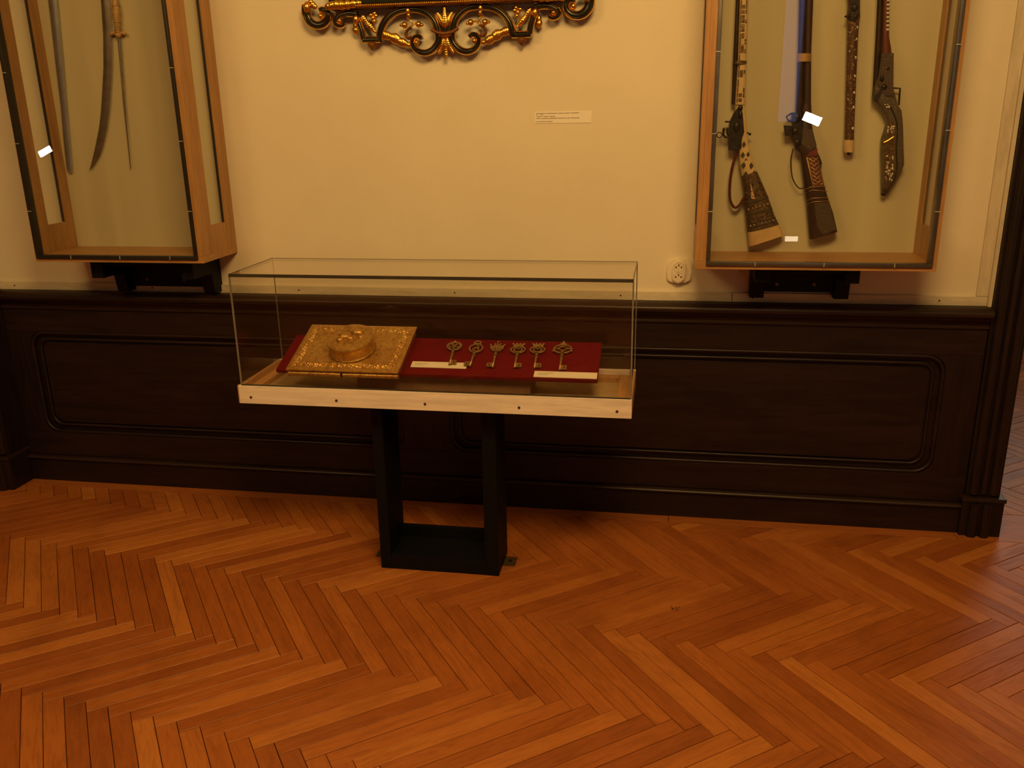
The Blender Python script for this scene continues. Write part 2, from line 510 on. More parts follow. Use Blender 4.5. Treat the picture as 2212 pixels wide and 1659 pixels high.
def clip(poly, axis, lim, keep_less):
    out = []
    for i in range(len(poly)):
        a, b = poly[i], poly[(i + 1) % len(poly)]
        ia = (a[axis] <= lim) == keep_less
        ib = (b[axis] <= lim) == keep_less
        if ia: out.append(a)
        if ia != ib:
            t = (lim - a[axis]) / (b[axis] - a[axis])
            out.append(a.lerp(b, t))
    return out

def plank_bm(bm, poly, top=0.0, th=0.0105, ch=0.0009):
    """a plank with softened upper edges"""
    c = sum(poly, Vector()) / len(poly)
    A = [bm.verts.new((p.x, p.y, top - th)) for p in poly]
    B = [bm.verts.new((p.x, p.y, top - ch)) for p in poly]
    D = []
    for p in poly:
        d = (c - p)
        D.append(bm.verts.new((p.x + math.copysign(min(ch, abs(d.x)), d.x), p.y + math.copysign(min(ch, abs(d.y)), d.y), top)))
    n = len(poly)
    fs = [bm.faces.new(D)]
    for i in range(n):
        j = (i + 1) % n
        fs.append(bm.faces.new((A[i], A[j], B[j], B[i])))
        fs.append(bm.faces.new((B[i], B[j], D[j], D[i])))
    return fs

GAP = 0.0008
hl, hw = PL / 2 - GAP, PW / 2 - GAP
_b = NB(); plank_bm(_b, [Vector((-hl, -hw, 0)), Vector((hl, -hw, 0)), Vector((hl, hw, 0)), Vector((-hl, hw, 0))])
bmesh.ops.recalc_face_normals(_b, faces=_b.faces[:])
plank_me = bpy.data.meshes.new('plank'); _b.to_mesh(plank_me); _b.free(); plank_me.materials.append(MT['plank'])

rng = random.Random(7)
cells = []
T1 = (PW, PW)
T2 = (PL + PW, PW - PL)
for i in range(-14, 15):
    for k in range(-190, 191):
        p0 = i * T2[0] + k * T1[0]
        q0 = i * T2[1] + k * T1[1]
        for kind in (0, 1):
            if kind == 0: c = (p0 + PL / 2, q0 + PW / 2)
            else: c = (p0 + PL + PW / 2, q0 + PW - PL / 2)
            w = ORG + pa * c[0] + qa * c[1]
            if -6.3 < w.x < 3.2 and -5.4 < w.y < 3.0:
                cells.append((w, kind))

def cam_px(p):
    d = p - cam.matrix_world.translation
    z = d.dot(fwd)
    if z < 0.1: return None
    return (1106 + 1876.18 * d.dot(r2) / z, 829.5 - 1876.18 * d.dot(u2) / z, z)

near, far = [], []
for w, kind in cells:
    ang = TH - math.pi / 4 if kind == 0 else TH + math.pi / 4
    u = Vector((math.cos(ang), math.sin(ang), 0)); vv = Vector((-u.y, u.x, 0))
    poly = [w - u * hl - vv * hw, w + u * hl - vv * hw, w + u * hl + vv * hw, w - u * hl + vv * hw]
    regions = []
    a = clip(poly, 1, BORDER, True)
    if len(a) > 2: regions.append(a)
    for lo, hi in ((XR + 0.08, 3.2), (-6.4, XL - 0.1)):
        b = clip(poly, 1, 0.15, False)
        b = clip(b, 0, lo, False) if len(b) > 2 else b
        b = clip(b, 0, hi, True) if len(b) > 2 else b
        if len(b) > 2: regions.append(b)
    for r in regions:
        ar = abs(sum(r[i].x * r[(i + 1) % len(r)].y - r[(i + 1) % len(r)].x * r[i].y for i in range(len(r)))) / 2
        if ar < 6e-5: continue
        q = [cam_px(p) for p in r]
        vis = 0
        if all(q):
            inside = [1 for (x, y, z) in q if -40 < x < 2252 and y < 1699]
            if inside:
                zc = sum(t[2] for t in q) / len(q)
                vis = ar / zc ** 3
        full = len(r) == 4 and abs(ar - 4 * hl * hw) < 1e-5
        (near if vis else far).append((vis, w, ang, r, full))
near.sort(key=lambda t: -t[0])
far += near[300:]
near = near[:300]
for vis, w, ang, r, full in near:
    if full:
        o = bpy.data.objects.new('plank', plank_me); C.objects.link(o)
        mx = None
    else:
        R = Matrix.Rotation(-ang, 4, 'Z')
        b = NB(); plank_bm(b, [R @ (p - w) for p in r])
        o = obj('plank', b, MT['plank'])
    o.location = (w.x, w.y, rng.uniform(-0.0007, 0.0005))
    o.rotation_euler = (rng.uniform(-0.006, 0.006), rng.uniform(-0.0012, 0.0012), ang + rng.uniform(-0.0012, 0.0012))
    o.parent = floor
b = NB()
lay = b.loops.layers.float_color.new('tone')
for vis, w, ang, r, full in far:
    t = rng.random()
    for f in plank_bm(b, r, rng.uniform(-0.0006, 0.0004)):
        for l in f.loops: l[lay] = (t, t, t, 1)
o = obj('plank_field', b, MT['plank_field'], floor); o['kind'] = 'stuff'
# border boards along the wall and thresholds in the doorways
for x0, x1 in ((-2.64, -1.02), (-1.018, 0.09), (0.092, 1.12)):
    b = NB(); box(b, x0, x1, BORDER + 0.0015, -0.001, -0.0105, 0.0003, 0.0008)
    obj('border_board', b, MT['border'], floor)
for x0, x1 in ((1.122, 2.25), (-3.75, -2.642)):
    b = NB(); box(b, x0, x1, BORDER + 0.0015, 0.145, -0.0105, 0.0003, 0.0008)
    obj('threshold', b, MT['border'], floor)
# dark drip marks on the boards
b = NB()
for dx, dy, rr in ((0, 0, .0042), (.010, .007, .003), (.014, -.004, .0032), (-.004, .012, .0026), (.020, .010, .0028)):
    cyl(b, (0.105 + dx, -0.70 + dy, 0.0007), rr, 0.0006, 'z', 10)
obj('drip_mark', b, MT['hole'], floor)

# ------------------------------------------------------------------ wainscot
DZ = 0.84
X0, X1 = -2.655, 1.14
dado = S('trim_1', None, None, 'dark stained oak wainscot with two long recessed panels', 'wainscot')
def dpart(name, x0, x1, y0, z0, z1, mt='dado', bev=0.002, y1=-0.0005):
    b = NB(); box(b, x0, x1, y0, y1, z0, z1, bev)
    return obj(name, b, MT[mt], dado)
dpart('backing_board', X0, X1, -0.006, 0.0, DZ - 0.05, bev=0)
dpart('baseboard', X0, X1, -0.036, 0.0, 0.098)
dpart('bottom_rail', X0, X1, -0.026, 0.118, 0.222)
dpart('top_rail', X0, X1, -0.026, 0.668, 0.762)
for a, b_ in ((X0, -2.555), (-0.955, -0.765), (1.022, X1)):
    dpart('stile', a, b_, -0.0262, 0.2225, 0.6675, 'dado_v')
def run(name, prof, mt='dado'):
    b = NB(); prism(b, prof, X0, X1, 'x')
    return obj(name, b, MT[mt], dado, True, 35)
# base moulding: a rounded bead over a fillet
pr_ = [(-0.0005, 0.0982), (-0.0405, 0.0982)] + [(-0.0355 - 0.011 * math.sin(t), 0.1065 - 0.0083 * math.cos(t)) for t in [k * math.pi / 6 for k in range(0, 7)]] + [(-0.0005, 0.1178)]
run('base_moulding', pr_, 'bead')
pr_ = [(-0.0005, 0.7622), (-0.030, 0.7622), (-0.034, 0.766), (-0.034, 0.772), (-0.030, 0.776), (-0.032, 0.782), (-0.040, 0.790), (-0.048, 0.797), (-0.050, 0.8005), (-0.0005, 0.8005)]
run('cornice_moulding', pr_, 'bead')
pr_ = [(-0.0005, 0.8007), (-0.054, 0.8007), (-0.0575, 0.805)] + [(-0.050 - 0.012 * math.cos(t), 0.818 + 0.014 * math.sin(t)) for t in [k * math.pi / 8 for k in range(-3, 4)]] + [(-0.044, 0.8375), (-0.038, DZ), (-0.0005, DZ)]
run('cap_rail', pr_, 'bead')

def rrect(x0, x1, z0, z1, r, y, n=6):
    """rectangle outline with a rounded corner that starts in a small step"""
    out = []
    for cx, cz, a0 in ((x1 - r, z1 - r, 0), (x0 + r, z1 - r, 90), (x0 + r, z0 + r, 180), (x1 - r, z0 + r, 270)):
        for k in range(n + 1):
            t = math.radians(a0 + 90 * k / n)
            out.append(Vector((cx + r * math.cos(t), y, cz + r * math.sin(t))))
    return out
for px0, px1 in ((-2.555, -0.955), (-0.765, 1.022)):
    z0, z1 = 0.222, 0.668
    r = 0.062
    pnl = None
    # sunk field, slightly raised in the middle
    b = NB(); prism(b, [(p.x, p.z) for p in rrect(px0 + 0.05, px1 - 0.05, z0 + 0.048, z1 - 0.048, 0.035, 0)], -0.016, -0.0062, 'y', 0.004)
    pnl = obj('panel', b, MT['dado'], dado, True, 35)
    b = NB(); tube(b, rrect(px0 + 0.006, px1 - 0.006, z0 + 0.006, z1 - 0.006, r, -0.0205, 8), 0.0070, 8, True, (0, 1, 0))
    obj('panel_moulding', b, MT['dado'], pnl, True)
    b = NB(); tube(b, rrect(px0 + 0.036, px1 - 0.036, z0 + 0.034, z1 - 0.034, 0.045, -0.012, 8), 0.006, 8, True, (0, 1, 0))
    obj('inner_moulding', b, MT['dado'], pnl, True)
    # curved spandrel in each corner of the opening
    for sx, sz, cx, cz in ((1, 1, px0, z0), (-1, 1, px1, z0), (1, -1, px0, z1), (-1, -1, px1, z1)):
        pts = [(cx, cz), (cx + sx * r, cz)]
        for k in range(1, 8):
            t = math.radians(90 * k / 8)
            pts.append((cx + sx * (r - r * math.sin(t)), cz + sz * (r - r * math.cos(t))))
        pts.append((cx, cz + sz * r))
        b = NB(); prism(b, pts, -0.0258, -0.0062, 'y')
        obj('corner_spandrel', b, MT['dado_v'], pnl)

# ------------------------------------------------------------------ door casings
def casing(name, label, x0, x1, yf, sgn):
    e = S(name, None, None, label, 'door casing')
    b = NB(); box(b, x0, x1, yf, 0.16, 0, 2.3, 0.003); obj('jamb', b, MT['dado_v'], e)
    w = x1 - x0
    for fx, rr in ((0.22, 0.016), (0.50, 0.011), (0.78, 0.016)):
        b = NB(); cyl(b, (x0 + w * fx, yf - 0.002, 1.22), rr, 2.12, 'z', 14); obj('reed', b, MT['dado_v'], e, True, 40)
    b = NB(); box(b, x0 - 0.012, x1 + 0.012, yf - 0.022, 0.17, 0, 0.135, 0.004)
    pl = obj('plinth', b, MT['dado_v'], e)
    for fx in (0.25, 0.62):
        b = NB(); cyl(b, (x0 + w * fx, yf - 0.020, 0.065), 0.018, 0.13, 'z', 14); obj('plinth_reed', b, MT['dado_v'], pl, True, 40)
    b = NB(); box(b, x0 - 0.016, x1 + 0.016, yf - 0.028, 0.172, 0.135, 0.150, 0.004); obj('plinth_cap', b, MT['bead'], pl)
    return e
casing('trim_2', 'dark reeded oak door casing with a plinth at the right doorway', 1.142, 1.258, -0.034, 1)
casing('trim_3', 'dark reeded oak door casing at the left doorway', -2.765, -2.668, -0.135, -1)
# thin cream battens nailed to the plaster
bt = S('trim_4', None, None, 'cream painted battens nailed along the wall above the wainscot', 'trim')
for x0, x1, z0, z1 in ((-2.66, 0.2835, DZ + 0.0005, 0.873), (0.2855, 1.128, DZ + 0.0005, 0.873), (1.092, 1.128, 0.874, 2.3)):
    b = NB(); box(b, x0, x1, -0.011, -0.0004, z0, z1, 0.0015); bb = obj('batten', b, MT['batten' if z1 < 1 else 'batten_v'], bt)
    if z0 < 0.86:
        for x in [x0 + 0.07 + k * 0.62 for k in range(int((x1 - x0) / 0.62) + 1)]:
            if x < x1 - 0.03:
                b = NB(); cyl(b, (x, -0.0114, 0.857), 0.0032, 0.0012, 'y', 10); obj('nail', b, MT['hole'], bb)
b = NB(); box(b, 1.1285, 1.141, -0.020, -0.0004, DZ, 2.3, 0.001); obj('edge_strip', b, MT['batten_v'], bt)

# ------------------------------------------------------------------ objects
def wobj(name, bm, mt, parent, smooth=False, angle=None):
    """mesh given in world coordinates, hung under a thing whose Empty stands at its base"""
    root = parent
    while root.parent: root = root.parent
    bmesh.ops.translate(bm, verts=bm.verts[:], vec=-Vector(root.location))
    return obj(name, bm, MT[mt], parent, smooth, angle)

# ---- tall wall cases
YF = -0.262
def wall_case(name, label, x0, x1, z0, z1, st, lw, rw, clips):
    e = thing(name, label, 'display case', ((x0 + x1) / 2, 0, z0), group='tall glazed wall cases')
    t = 0.024
    b = NB(); box(b, x0 + st, x1 - st, -0.030, -0.002, z0 + t, z1 - t); wobj('back_panel', b, 'cloth', e)
    b = NB(); box(b, x0, x1, YF, -0.002, z0, z0 + t, 0.0015); wobj('bottom_board', b, 'case_wood_h', e)
    b = NB(); box(b, x0, x1, YF, -0.002, z1 - t, z1, 0.0015); wobj('top_board', b, 'case_wood_h', e)
    ys0, ys1 = -0.180, -0.075       # tall slot in each side
    zs0, zs1 = z0 + 0.125, z1 - 0.125
    for s, (a, c) in enumerate(((x0, x0 + st), (x1 - st, x1))):
        b = NB()
        box(b, a, c, YF, ys0, z0 + t, z1 - t, 0.0012); box(b, a, c, ys1, -0.002, z0 + t, z1 - t, 0.0012)
        box(b, a, c, ys0, ys1, z0 + t, zs0); box(b, a, c, ys0, ys1, zs1, z1 - t)
        sp = wobj('side_board', b, 'case_wood', e)
        xm = a + 0.006 if s == 0 else c - 0.006
        b = NB(); box(b, xm - 0.0015, xm + 0.0015, ys0 + 0.001, ys1 - 0.001, zs0 + 0.001, zs1 - 0.001); wobj('side_pane', b, 'pane', sp)
        xa = a + 0.0005 if s == 0 else c - 0.0065
        b = NB(); box(b, xa, xa + 0.006, ys1 - 0.009, ys1 - 0.0005, zs0 + 0.002, zs1 - 0.002, 0.001); wobj('slot_shade_strip', b, 'gasket_and_slot_shade', sp)  # added dark strip in place of the shade on the slot's rear edge
        wd = lw if s == 0 else rw
        if wd > st + 0.004:
            b = NB()
            if s == 0: box(b, c, a + wd, YF, YF + 0.020, z0 + t, z1 - t, 0.001)
            else: box(b, c - wd, a, YF, YF + 0.020, z0 + t, z1 - t, 0.001)
            wobj('front_stile', b, 'case_wood', sp)
    # front glass in a thin metal strip
    g = 0.013
    gx0, gx1, gz0, gz1 = x0 + lw, x1 - rw, z0 + t * 0.80, z1 - t * 0.80
    b = NB(); box(b, gx0 + 0.002, gx1 - 0.002, YF - 0.0005, YF + 0.0035, gz0 + 0.002, gz1 - 0.002); wobj('front_pane', b, 'pane', e)
    strips = (('x', gx0, gx1, gz0), ('x', gx0, gx1, gz1), ('z', gz0, gz1, gx0), ('z', gz0, gz1, gx1))
    for ax, a, c, k in strips:
        b = NB()
        # U profile that holds the pane: shallow in front, running back into the case
        if ax == 'x': box(b, a - g / 2, c + g / 2, YF - 0.0075, YF + 0.014, k - g / 2, k + g / 2, 0.002)
        else: box(b, k - g / 2, k + g / 2, YF - 0.0075, YF + 0.022, a + g / 2, c - g / 2, 0.002)
        sg = wobj('glazing_strip', b, clips, e, True, 40)
        nclip = 3 if ax == 'x' else 5
        for q in range(nclip):
            p = a + (c - a) * (q + 0.7) / (nclip + 0.2)
            b = NB()
            if ax == 'x': box(b, p - 0.0012, p + 0.0012, YF - 0.0102, YF - 0.004, k - 0.0066, k + 0.0066)
            else: box(b, k - 0.0066, k + 0.0066, YF - 0.0102, YF - 0.004, p - 0.0012, p + 0.0012)
            wobj('clip', b, 'clip', sg)
    return e

CZ = 1.0
wall_case('wall_case', 'tall beech wall case holding blades, on the left beside the gilt frame', -2.268, -1.592, CZ, 2.28, 0.013, 0.014, 0.026, 'gasket_and_slot_shade')
wall_case('wall_case', 'tall beech wall case holding inlaid guns, on the right beside the doorway', 0.142, 0.880, CZ, 2.28, 0.013, 0.040, 0.020, 'gasket')

def bracket(label, x0, x1, zl, zf):
    e = thing('wall_bracket', label, 'bracket', ((x0 + x1) / 2, 0, zl), group='black case brackets')
    w = 0.047
    prof = [(-0.001, CZ - 0.001), (-0.205, CZ - 0.001), (-0.205, zf), (-0.165, zf), (-0.075, zf - 0.002), (-0.062, zl + 0.008), (-0.055, zl), (-0.001, zl)]
    for a in (x0, x1 - w):
        b = NB(); prism(b, prof, a, a + w, 'x'); wobj('arm', b, 'black', e)
    b = NB(); box(b, x0 + w, x1 - w, -0.034, -0.001, zl + 0.018, CZ - 0.012, 0.002); bp = wobj('back_plate', b, 'black', e)
    b = NB(); box(b, x0 + w, x1 - w, -0.20, -0.16, CZ - 0.022, CZ - 0.001, 0.002); wobj('cross_bar', b, 'black', e)
    for fx in (0.28, 0.66):
        x = x0 + (x1 - x0) * fx
        b = NB(); cyl(b, (x, -0.0345, zl + 0.045), 0.006, 0.003, 'y', 14); wobj('screw_head', b, 'chased', bp)
    return e
bracket('black two-armed bracket under the case of blades', -2.088, -1.672, 0.850, 0.930)
bracket('black two-armed bracket under the case of guns', 0.340, 0.668, 0.866, 0.948)

# ---- firearms, hung muzzle up against the cloth
GY = -0.056
g1_barrel = [(0.2387, 1.8281, 0.2504, 1.8277), (0.2402, 1.6403, 0.256, 1.6399), (0.2426, 1.5108, 0.255, 1.5106)]
g1_fore = [(0.2504, 1.8277, 0.2776, 1.8267), (0.2547, 1.64, 0.283, 1.6392), (0.2533, 1.5106, 0.2868, 1.51)]
g1_stock = [(0.2535, 1.5075, 0.2863, 1.5069), (0.2593, 1.4631, 0.2931, 1.4626), (0.2714, 1.4215, 0.2995, 1.4211), (0.2749, 1.3893, 0.3037, 1.3954), (0.2751, 1.357, 0.3123, 1.3598), (0.2768, 1.3277, 0.3239, 1.3305), (0.2877, 1.2817, 0.3373, 1.2978), (0.2959, 1.242, 0.356, 1.2616), (0.3029, 1.192, 0.3787, 1.2152), (0.3136, 1.1246, 0.4062, 1.1484), (0.3188, 1.0939, 0.4205, 1.1215), (0.3257, 1.046, 0.4392, 1.086)]
g1_lock = [(0.265, 1.5041), (0.2515, 1.4854), (0.2386, 1.4571), (0.2373, 1.422), (0.2403, 1.3671), (0.2681, 1.3652), (0.2821, 1.3763), (0.2786, 1.4086), (0.2874, 1.4244), (0.2789, 1.485)]
g1_strap = [(0.2686, 1.357), (0.2577, 1.318), (0.2521, 1.272), (0.2523, 1.2255), (0.258, 1.1954), (0.2723, 1.1769), (0.2867, 1.1853), (0.2972, 1.2037), (0.3031, 1.2154)]
g2_barrel = [(0.4326, 1.8209, 0.4542, 1.8201), (0.441, 1.6627, 0.4629, 1.6621), (0.4469, 1.4835, 0.4718, 1.4831)]
g2_fore = [(0.4516, 1.8202, 0.4762, 1.8193), (0.4616, 1.6621, 0.4827, 1.6615), (0.4705, 1.4831, 0.4967, 1.4826)]
g2_stock = [(0.4678, 1.5065, 0.4951, 1.506), (0.4651, 1.4408, 0.503, 1.4402), (0.447, 1.3999, 0.513, 1.4022), (0.4526, 1.3679, 0.5232, 1.3671), (0.4686, 1.3549, 0.5271, 1.3575), (0.4739, 1.3356, 0.5376, 1.3382), (0.4768, 1.3227, 0.5443, 1.3221), (0.4821, 1.2967, 0.5421, 1.2995), (0.4928, 1.2412, 0.5577, 1.2507), (0.5038, 1.1917, 0.5732, 1.2081), (0.5144, 1.1251, 0.5942, 1.1586), (0.5232, 1.0712, 0.6127, 1.0986)]
g2_lock = [(0.4398, 1.4412), (0.4335, 1.4822), (0.4617, 1.4848), (0.4746, 1.4407), (0.4726, 1.4059), (0.4683, 1.3581), (0.4533, 1.3679), (0.4456, 1.4063)]
g2_pan = [(0.4127, 1.4432), (0.4398, 1.4412), (0.4437, 1.4095), (0.4183, 1.4099)]
g2_guard = [(0.4485, 1.368), (0.4445, 1.3359), (0.4475, 1.3035), (0.4539, 1.2741), (0.467, 1.2512), (0.4791, 1.2403), (0.4935, 1.2412)]
g2_panel = [(0.4903, 1.3419), (0.5269, 1.3415), (0.5554, 1.2475), (0.5187, 1.2477)]
g2_lines = [(0.4937, 1.2379), (0.5124, 1.246), (0.5618, 1.2475), (0.498, 1.2248), (0.5164, 1.2362), (0.5663, 1.2327), (0.5031, 1.2017), (0.5217, 1.2099), (0.5729, 1.2121), (0.5057, 1.1884), (0.5259, 1.1983), (0.5771, 1.1999)]
g3 = [(0.5785, 1.8155, 0.6165, 1.8141), (0.5816, 1.7941, 0.6179, 1.7928), (0.5802, 1.7693, 0.6217, 1.7679), (0.5837, 1.7513, 0.6198, 1.7501), (0.587, 1.7081, 0.621, 1.707), (0.5968, 1.5611, 0.6283, 1.5604), (0.6042, 1.4479, 0.6345, 1.4474), (0.6076, 1.3942, 0.6381, 1.3938)]
g4_barrel = [(0.6671, 1.8122, 0.6841, 1.8115), (0.6725, 1.7054, 0.6915, 1.7049), (0.6765, 1.611, 0.695, 1.6105), (0.6809, 1.5183, 0.6932, 1.5367)]
g4_fore = [(0.6834, 1.8116, 0.7036, 1.8108), (0.6922, 1.7048, 0.7134, 1.7042), (0.6945, 1.6687, 0.7238, 1.6679), (0.6931, 1.6398, 0.7291, 1.6388)]
g4_stock = [(0.692, 1.6398, 0.7291, 1.6388), (0.6909, 1.5959, 0.7334, 1.5949), (0.6806, 1.5518, 0.738, 1.558), (0.6802, 1.5183, 0.7531, 1.5206), (0.7008, 1.4992, 0.7611, 1.498), (0.7226, 1.4687, 0.7731, 1.4828), (0.7324, 1.4459, 0.7809, 1.4451), (0.7273, 1.4232, 0.7845, 1.4223), (0.721, 1.3965, 0.7882, 1.3957), (0.7235, 1.3503, 0.7935, 1.3573), (0.7314, 1.292, 0.7997, 1.3148), (0.7358, 1.2527, 0.7809, 1.2721), (0.7389, 1.223, 0.7559, 1.221)]
g4_guard = [(0.7383, 1.552), (0.7628, 1.55), (0.7645, 1.5009), (0.7511, 1.4975)]
g4_ridge = [(0.7347, 1.4948), (0.7559, 1.453), (0.7637, 1.415), (0.7649, 1.3692), (0.7732, 1.2917), (0.7517, 1.2249)]
sabre = [(-1.9918, 1.9112, -1.9611, 1.9101), (-2.0026, 1.7998, -1.9693, 1.7987), (-2.0213, 1.686, -1.988, 1.6852), (-2.0443, 1.5893, -2.0102, 1.5886), (-2.0593, 1.5304, -2.0259, 1.5298), (-2.0778, 1.4707, -2.0446, 1.4702), (-2.1025, 1.4103, -2.0704, 1.4099), (-2.1206, 1.3696, -2.094, 1.3694), (-2.1355, 1.3368, -2.1215, 1.3388), (-2.1433, 1.317, -2.1418, 1.3178)]
estoc_blade = [(-1.9473, 1.7868, -1.9358, 1.7864), (-1.9623, 1.568, -1.9546, 1.5679), (-1.9713, 1.3211, -1.9695, 1.3211)]
estoc_grip = [(-1.9436, 1.9094, -1.9239, 1.9087), (-1.9499, 1.8727, -1.9192, 1.8716), (-1.9484, 1.843, -1.9242, 1.8421), (-1.9484, 1.8168, -1.9286, 1.8162), (-1.951, 1.8019, -1.9289, 1.8012)]
straight = [(-2.2028, 1.9191, -2.1675, 1.9177), (-2.2145, 1.7202, -2.1833, 1.7193), (-2.2228, 1.5553, -2.1994, 1.5549), (-2.2346, 1.4283, -2.2099, 1.428), (-2.2412, 1.3245, -2.2187, 1.3243), (-2.2341, 1.3091, -2.2206, 1.309)]

def up(rows, ztop, grow=0.0):
    """continue an outline straight up to ztop"""
    a, b = rows[0], rows[1]
    k = (ztop - a[1]) / (a[1] - b[1])
    return [(a[0] + (a[0] - b[0]) * k, ztop, a[2] + (a[2] - b[2]) * k, ztop)] + rows
def zy(rows, z, yf):
    l, r = row_at(rows, z)
    return l, r
def gun(name, label, x, z): return thing(name, label, 'gun', (x, GY, z), group='antique guns in the right wall case')

# ivory musket with flared studded butt
g = gun('inlaid_musket', 'ivory inlaid musket with a flaring studded butt and red strap, leftmost gun', 0.38, 1.046)
b = NB(); loft(b, up(g1_barrel, 2.18), GY, 0.008, 12, 1.0); wobj('barrel', b, 'barrel', g, True, 50)
b = NB(); loft(b, up(g1_fore, 2.02), GY, 0.015, 14, 0.8); fo = wobj('fore_stock', b, 'ivory', g, True, 60)
rk = random.Random(11)
z = 1.525
while z < 1.99:
    l, r = row_at(up(g1_fore, 2.02), z)
    w = r - l
    h = rk.uniform(.0045, .0075)
    for f0, f1, on in ((0.14, 0.24, True), (0.30, 0.62, rk.random() < 0.75), (0.70, 0.86, rk.random() < 0.45)):
        if on:
            b = NB(); box(b, l + w * f0, l + w * f1, GY - 0.0158, GY - 0.010, z - h, z + h, 0.0006); wobj('brown_inlay', b, 'chased', fo)
    z += 2 * h + rk.uniform(.001, .006)
for z in (1.64, 1.86):
    l, r = row_at(up(g1_barrel, 2.18), z)[0], row_at(up(g1_fore, 2.02), z)[1]
    b = NB(); loft(b, [(l - .001, z + .005, r + .001, z + .005), (l - .001, z - .005, r + .001, z - .005)], GY, 0.0185, 14, 0.8, 0.0185); wobj('barrel_band', b, 'chased', fo, True, 50)
ST1 = g1_stock
b = NB(); loft(b, ST1[:8], GY, 0.021, 16, 0.7); sk = wobj('wrist', b, 'ivory', g, True, 60)
b = NB(); loft(b, [ST1[6]] + ST1[7:11], GY, 0.0225, 16, 0.7); bu = wobj('butt', b, 'chased', g, True, 60)
b = NB(); loft(b, ST1[10:], GY, 0.024, 16, 0.65, 0.024); wobj('butt_plate', b, 'bone', g, True, 50)
def diamond(b, x, z, w, h, y, th=0.002):
    prism(b, [(x - w, z), (x, z + h), (x + w, z), (x, z - h)], y - th, y + th, 'y')
for fx, z, w, h in ((0.45, 1.385, .006, .010), (0.30, 1.350, .007, .011), (0.72, 1.352, .006, .009), (0.25, 1.317, .008, .012), (0.72, 1.315, .008, .012), (0.48, 1.333, .005, .008),
                    (0.25, 1.287, .008, .012), (0.75, 1.290, .008, .011), (0.88, 1.270, .006, .010), (0.5, 1.300, .004, .007)):
    l, r = row_at(ST1, z)
    b = NB(); diamond(b, l + (r - l) * fx, z, w, h, GY - 0.0185); wobj('diamond_inlay', b, 'inlay_green', sk)
# raised bands and rows of studs across the butt
def across(t0, f):
    """point on the butt: t0 runs down from the wrist, f from left to right edge"""
    i = min(int(t0), len(ST1) - 2); u = t0 - i
    a, c = ST1[i], ST1[i + 1]
    L = Vector((a[0] + (c[0] - a[0]) * u, 0, a[1] + (c[1] - a[1]) * u)); R = Vector((a[2] + (c[2] - a[2]) * u, 0, a[3] + (c[3] - a[3]) * u))
    return L.lerp(R, f)
for t0 in (8.0, 8.55, 9.05, 9.5, 9.92):
    a, c = across(t0, 0), across(t0, 1); a2, c2 = across(t0 + 0.07, 0), across(t0 + 0.07, 1)
    b = NB(); loft(b, [(a.x - .001, a.z, c.x + .001, c.z), (a2.x - .001, a2.z, c2.x + .001, c2.z)], GY, 0.0255, 16, 0.7, 0.0255); wobj('raised_band', b, 'inlay_green', bu, True, 50)
for t0, mat, n_ in ((8.33, 'stud', 6), (8.85, 'stud_dark', 6), (9.33, 'stud', 7), (7.35, 'stud_dark', 4), (7.7, 'stud_dark', 4), (6.9, 'stud_dark', 3)):
    for k in range(n_):
        p = across(t0, 0.12 + 0.76 * k / (n_ - 1))
        b = NB(); ball(b, (p.x, GY - 0.0225, p.z), 0.0034, 0.9, seg=8); wobj('stud', b, mat, bu, True)
b = NB(); prism(b, [(across(6.7, .42).x, across(6.7, .42).z), (across(7.8, .30).x, across(7.8, .30).z), (across(7.9, .44).x, across(7.9, .44).z)], GY - 0.0245, GY - 0.02, 'y'); wobj('wedge_inlay', b, 'bone', bu)
b = NB(); prism(b, g1_lock, GY - 0.024, GY + 0.004, 'y', 0.003); lk = wobj('lock_plate', b, 'iron', g)
b = NB()
ring = [(0.2083 + 0.0085 * math.cos(t), GY - 0.012, 1.4153 + 0.0085 * math.sin(t)) for t in [2 * math.pi * k / 18 for k in range(18)]]
tube(b, ring, 0.0017, 6, True); wobj('cock_ring', b, 'iron', lk, True)
b = NB(); tube(b, spline([(0.2215, GY - .014, 1.437), (0.2210, GY - .014, 1.420), (0.2260, GY - .014, 1.4095), (0.2370, GY - .014, 1.409)], 5), 0.0036, 8)
tube(b, spline([(0.2330, GY - .014, 1.437), (0.2335, GY - .014, 1.420), (0.2400, GY - .014, 1.412)], 4), 0.0030, 8); wobj('cock', b, 'iron', lk, True)
b = NB(); box(b, 0.2240, 0.2510, GY - .020, GY - .004, 1.4545, 1.4605, 0.0015); wobj('pan_cover', b, 'iron', lk)
b = NB(); ball(b, (0.2700, GY - 0.025, 1.500), 0.0085, 0.6); ball(b, (0.272, GY - 0.025, 1.478), 0.0075, 0.6, sz=1.8); ball(b, (0.262, GY - 0.025, 1.44), 0.011, 0.5, sz=1.5); wobj('spring', b, 'iron', lk, True)
b = NB(); ball(b, (0.3065, GY - 0.010, 1.4168), 0.0048); tube(b, [(0.297, GY - .010, 1.4225), (0.3065, GY - .010, 1.4168)], 0.0020, 8); wobj('trigger_knob', b, 'iron', g, True)
b = NB(); tube(b, spline([(x, GY - 0.004, z) for x, z in g1_strap], 5), 0.0045, 8, ry=0.010); wobj('strap', b, 'leather', g, True, 60)

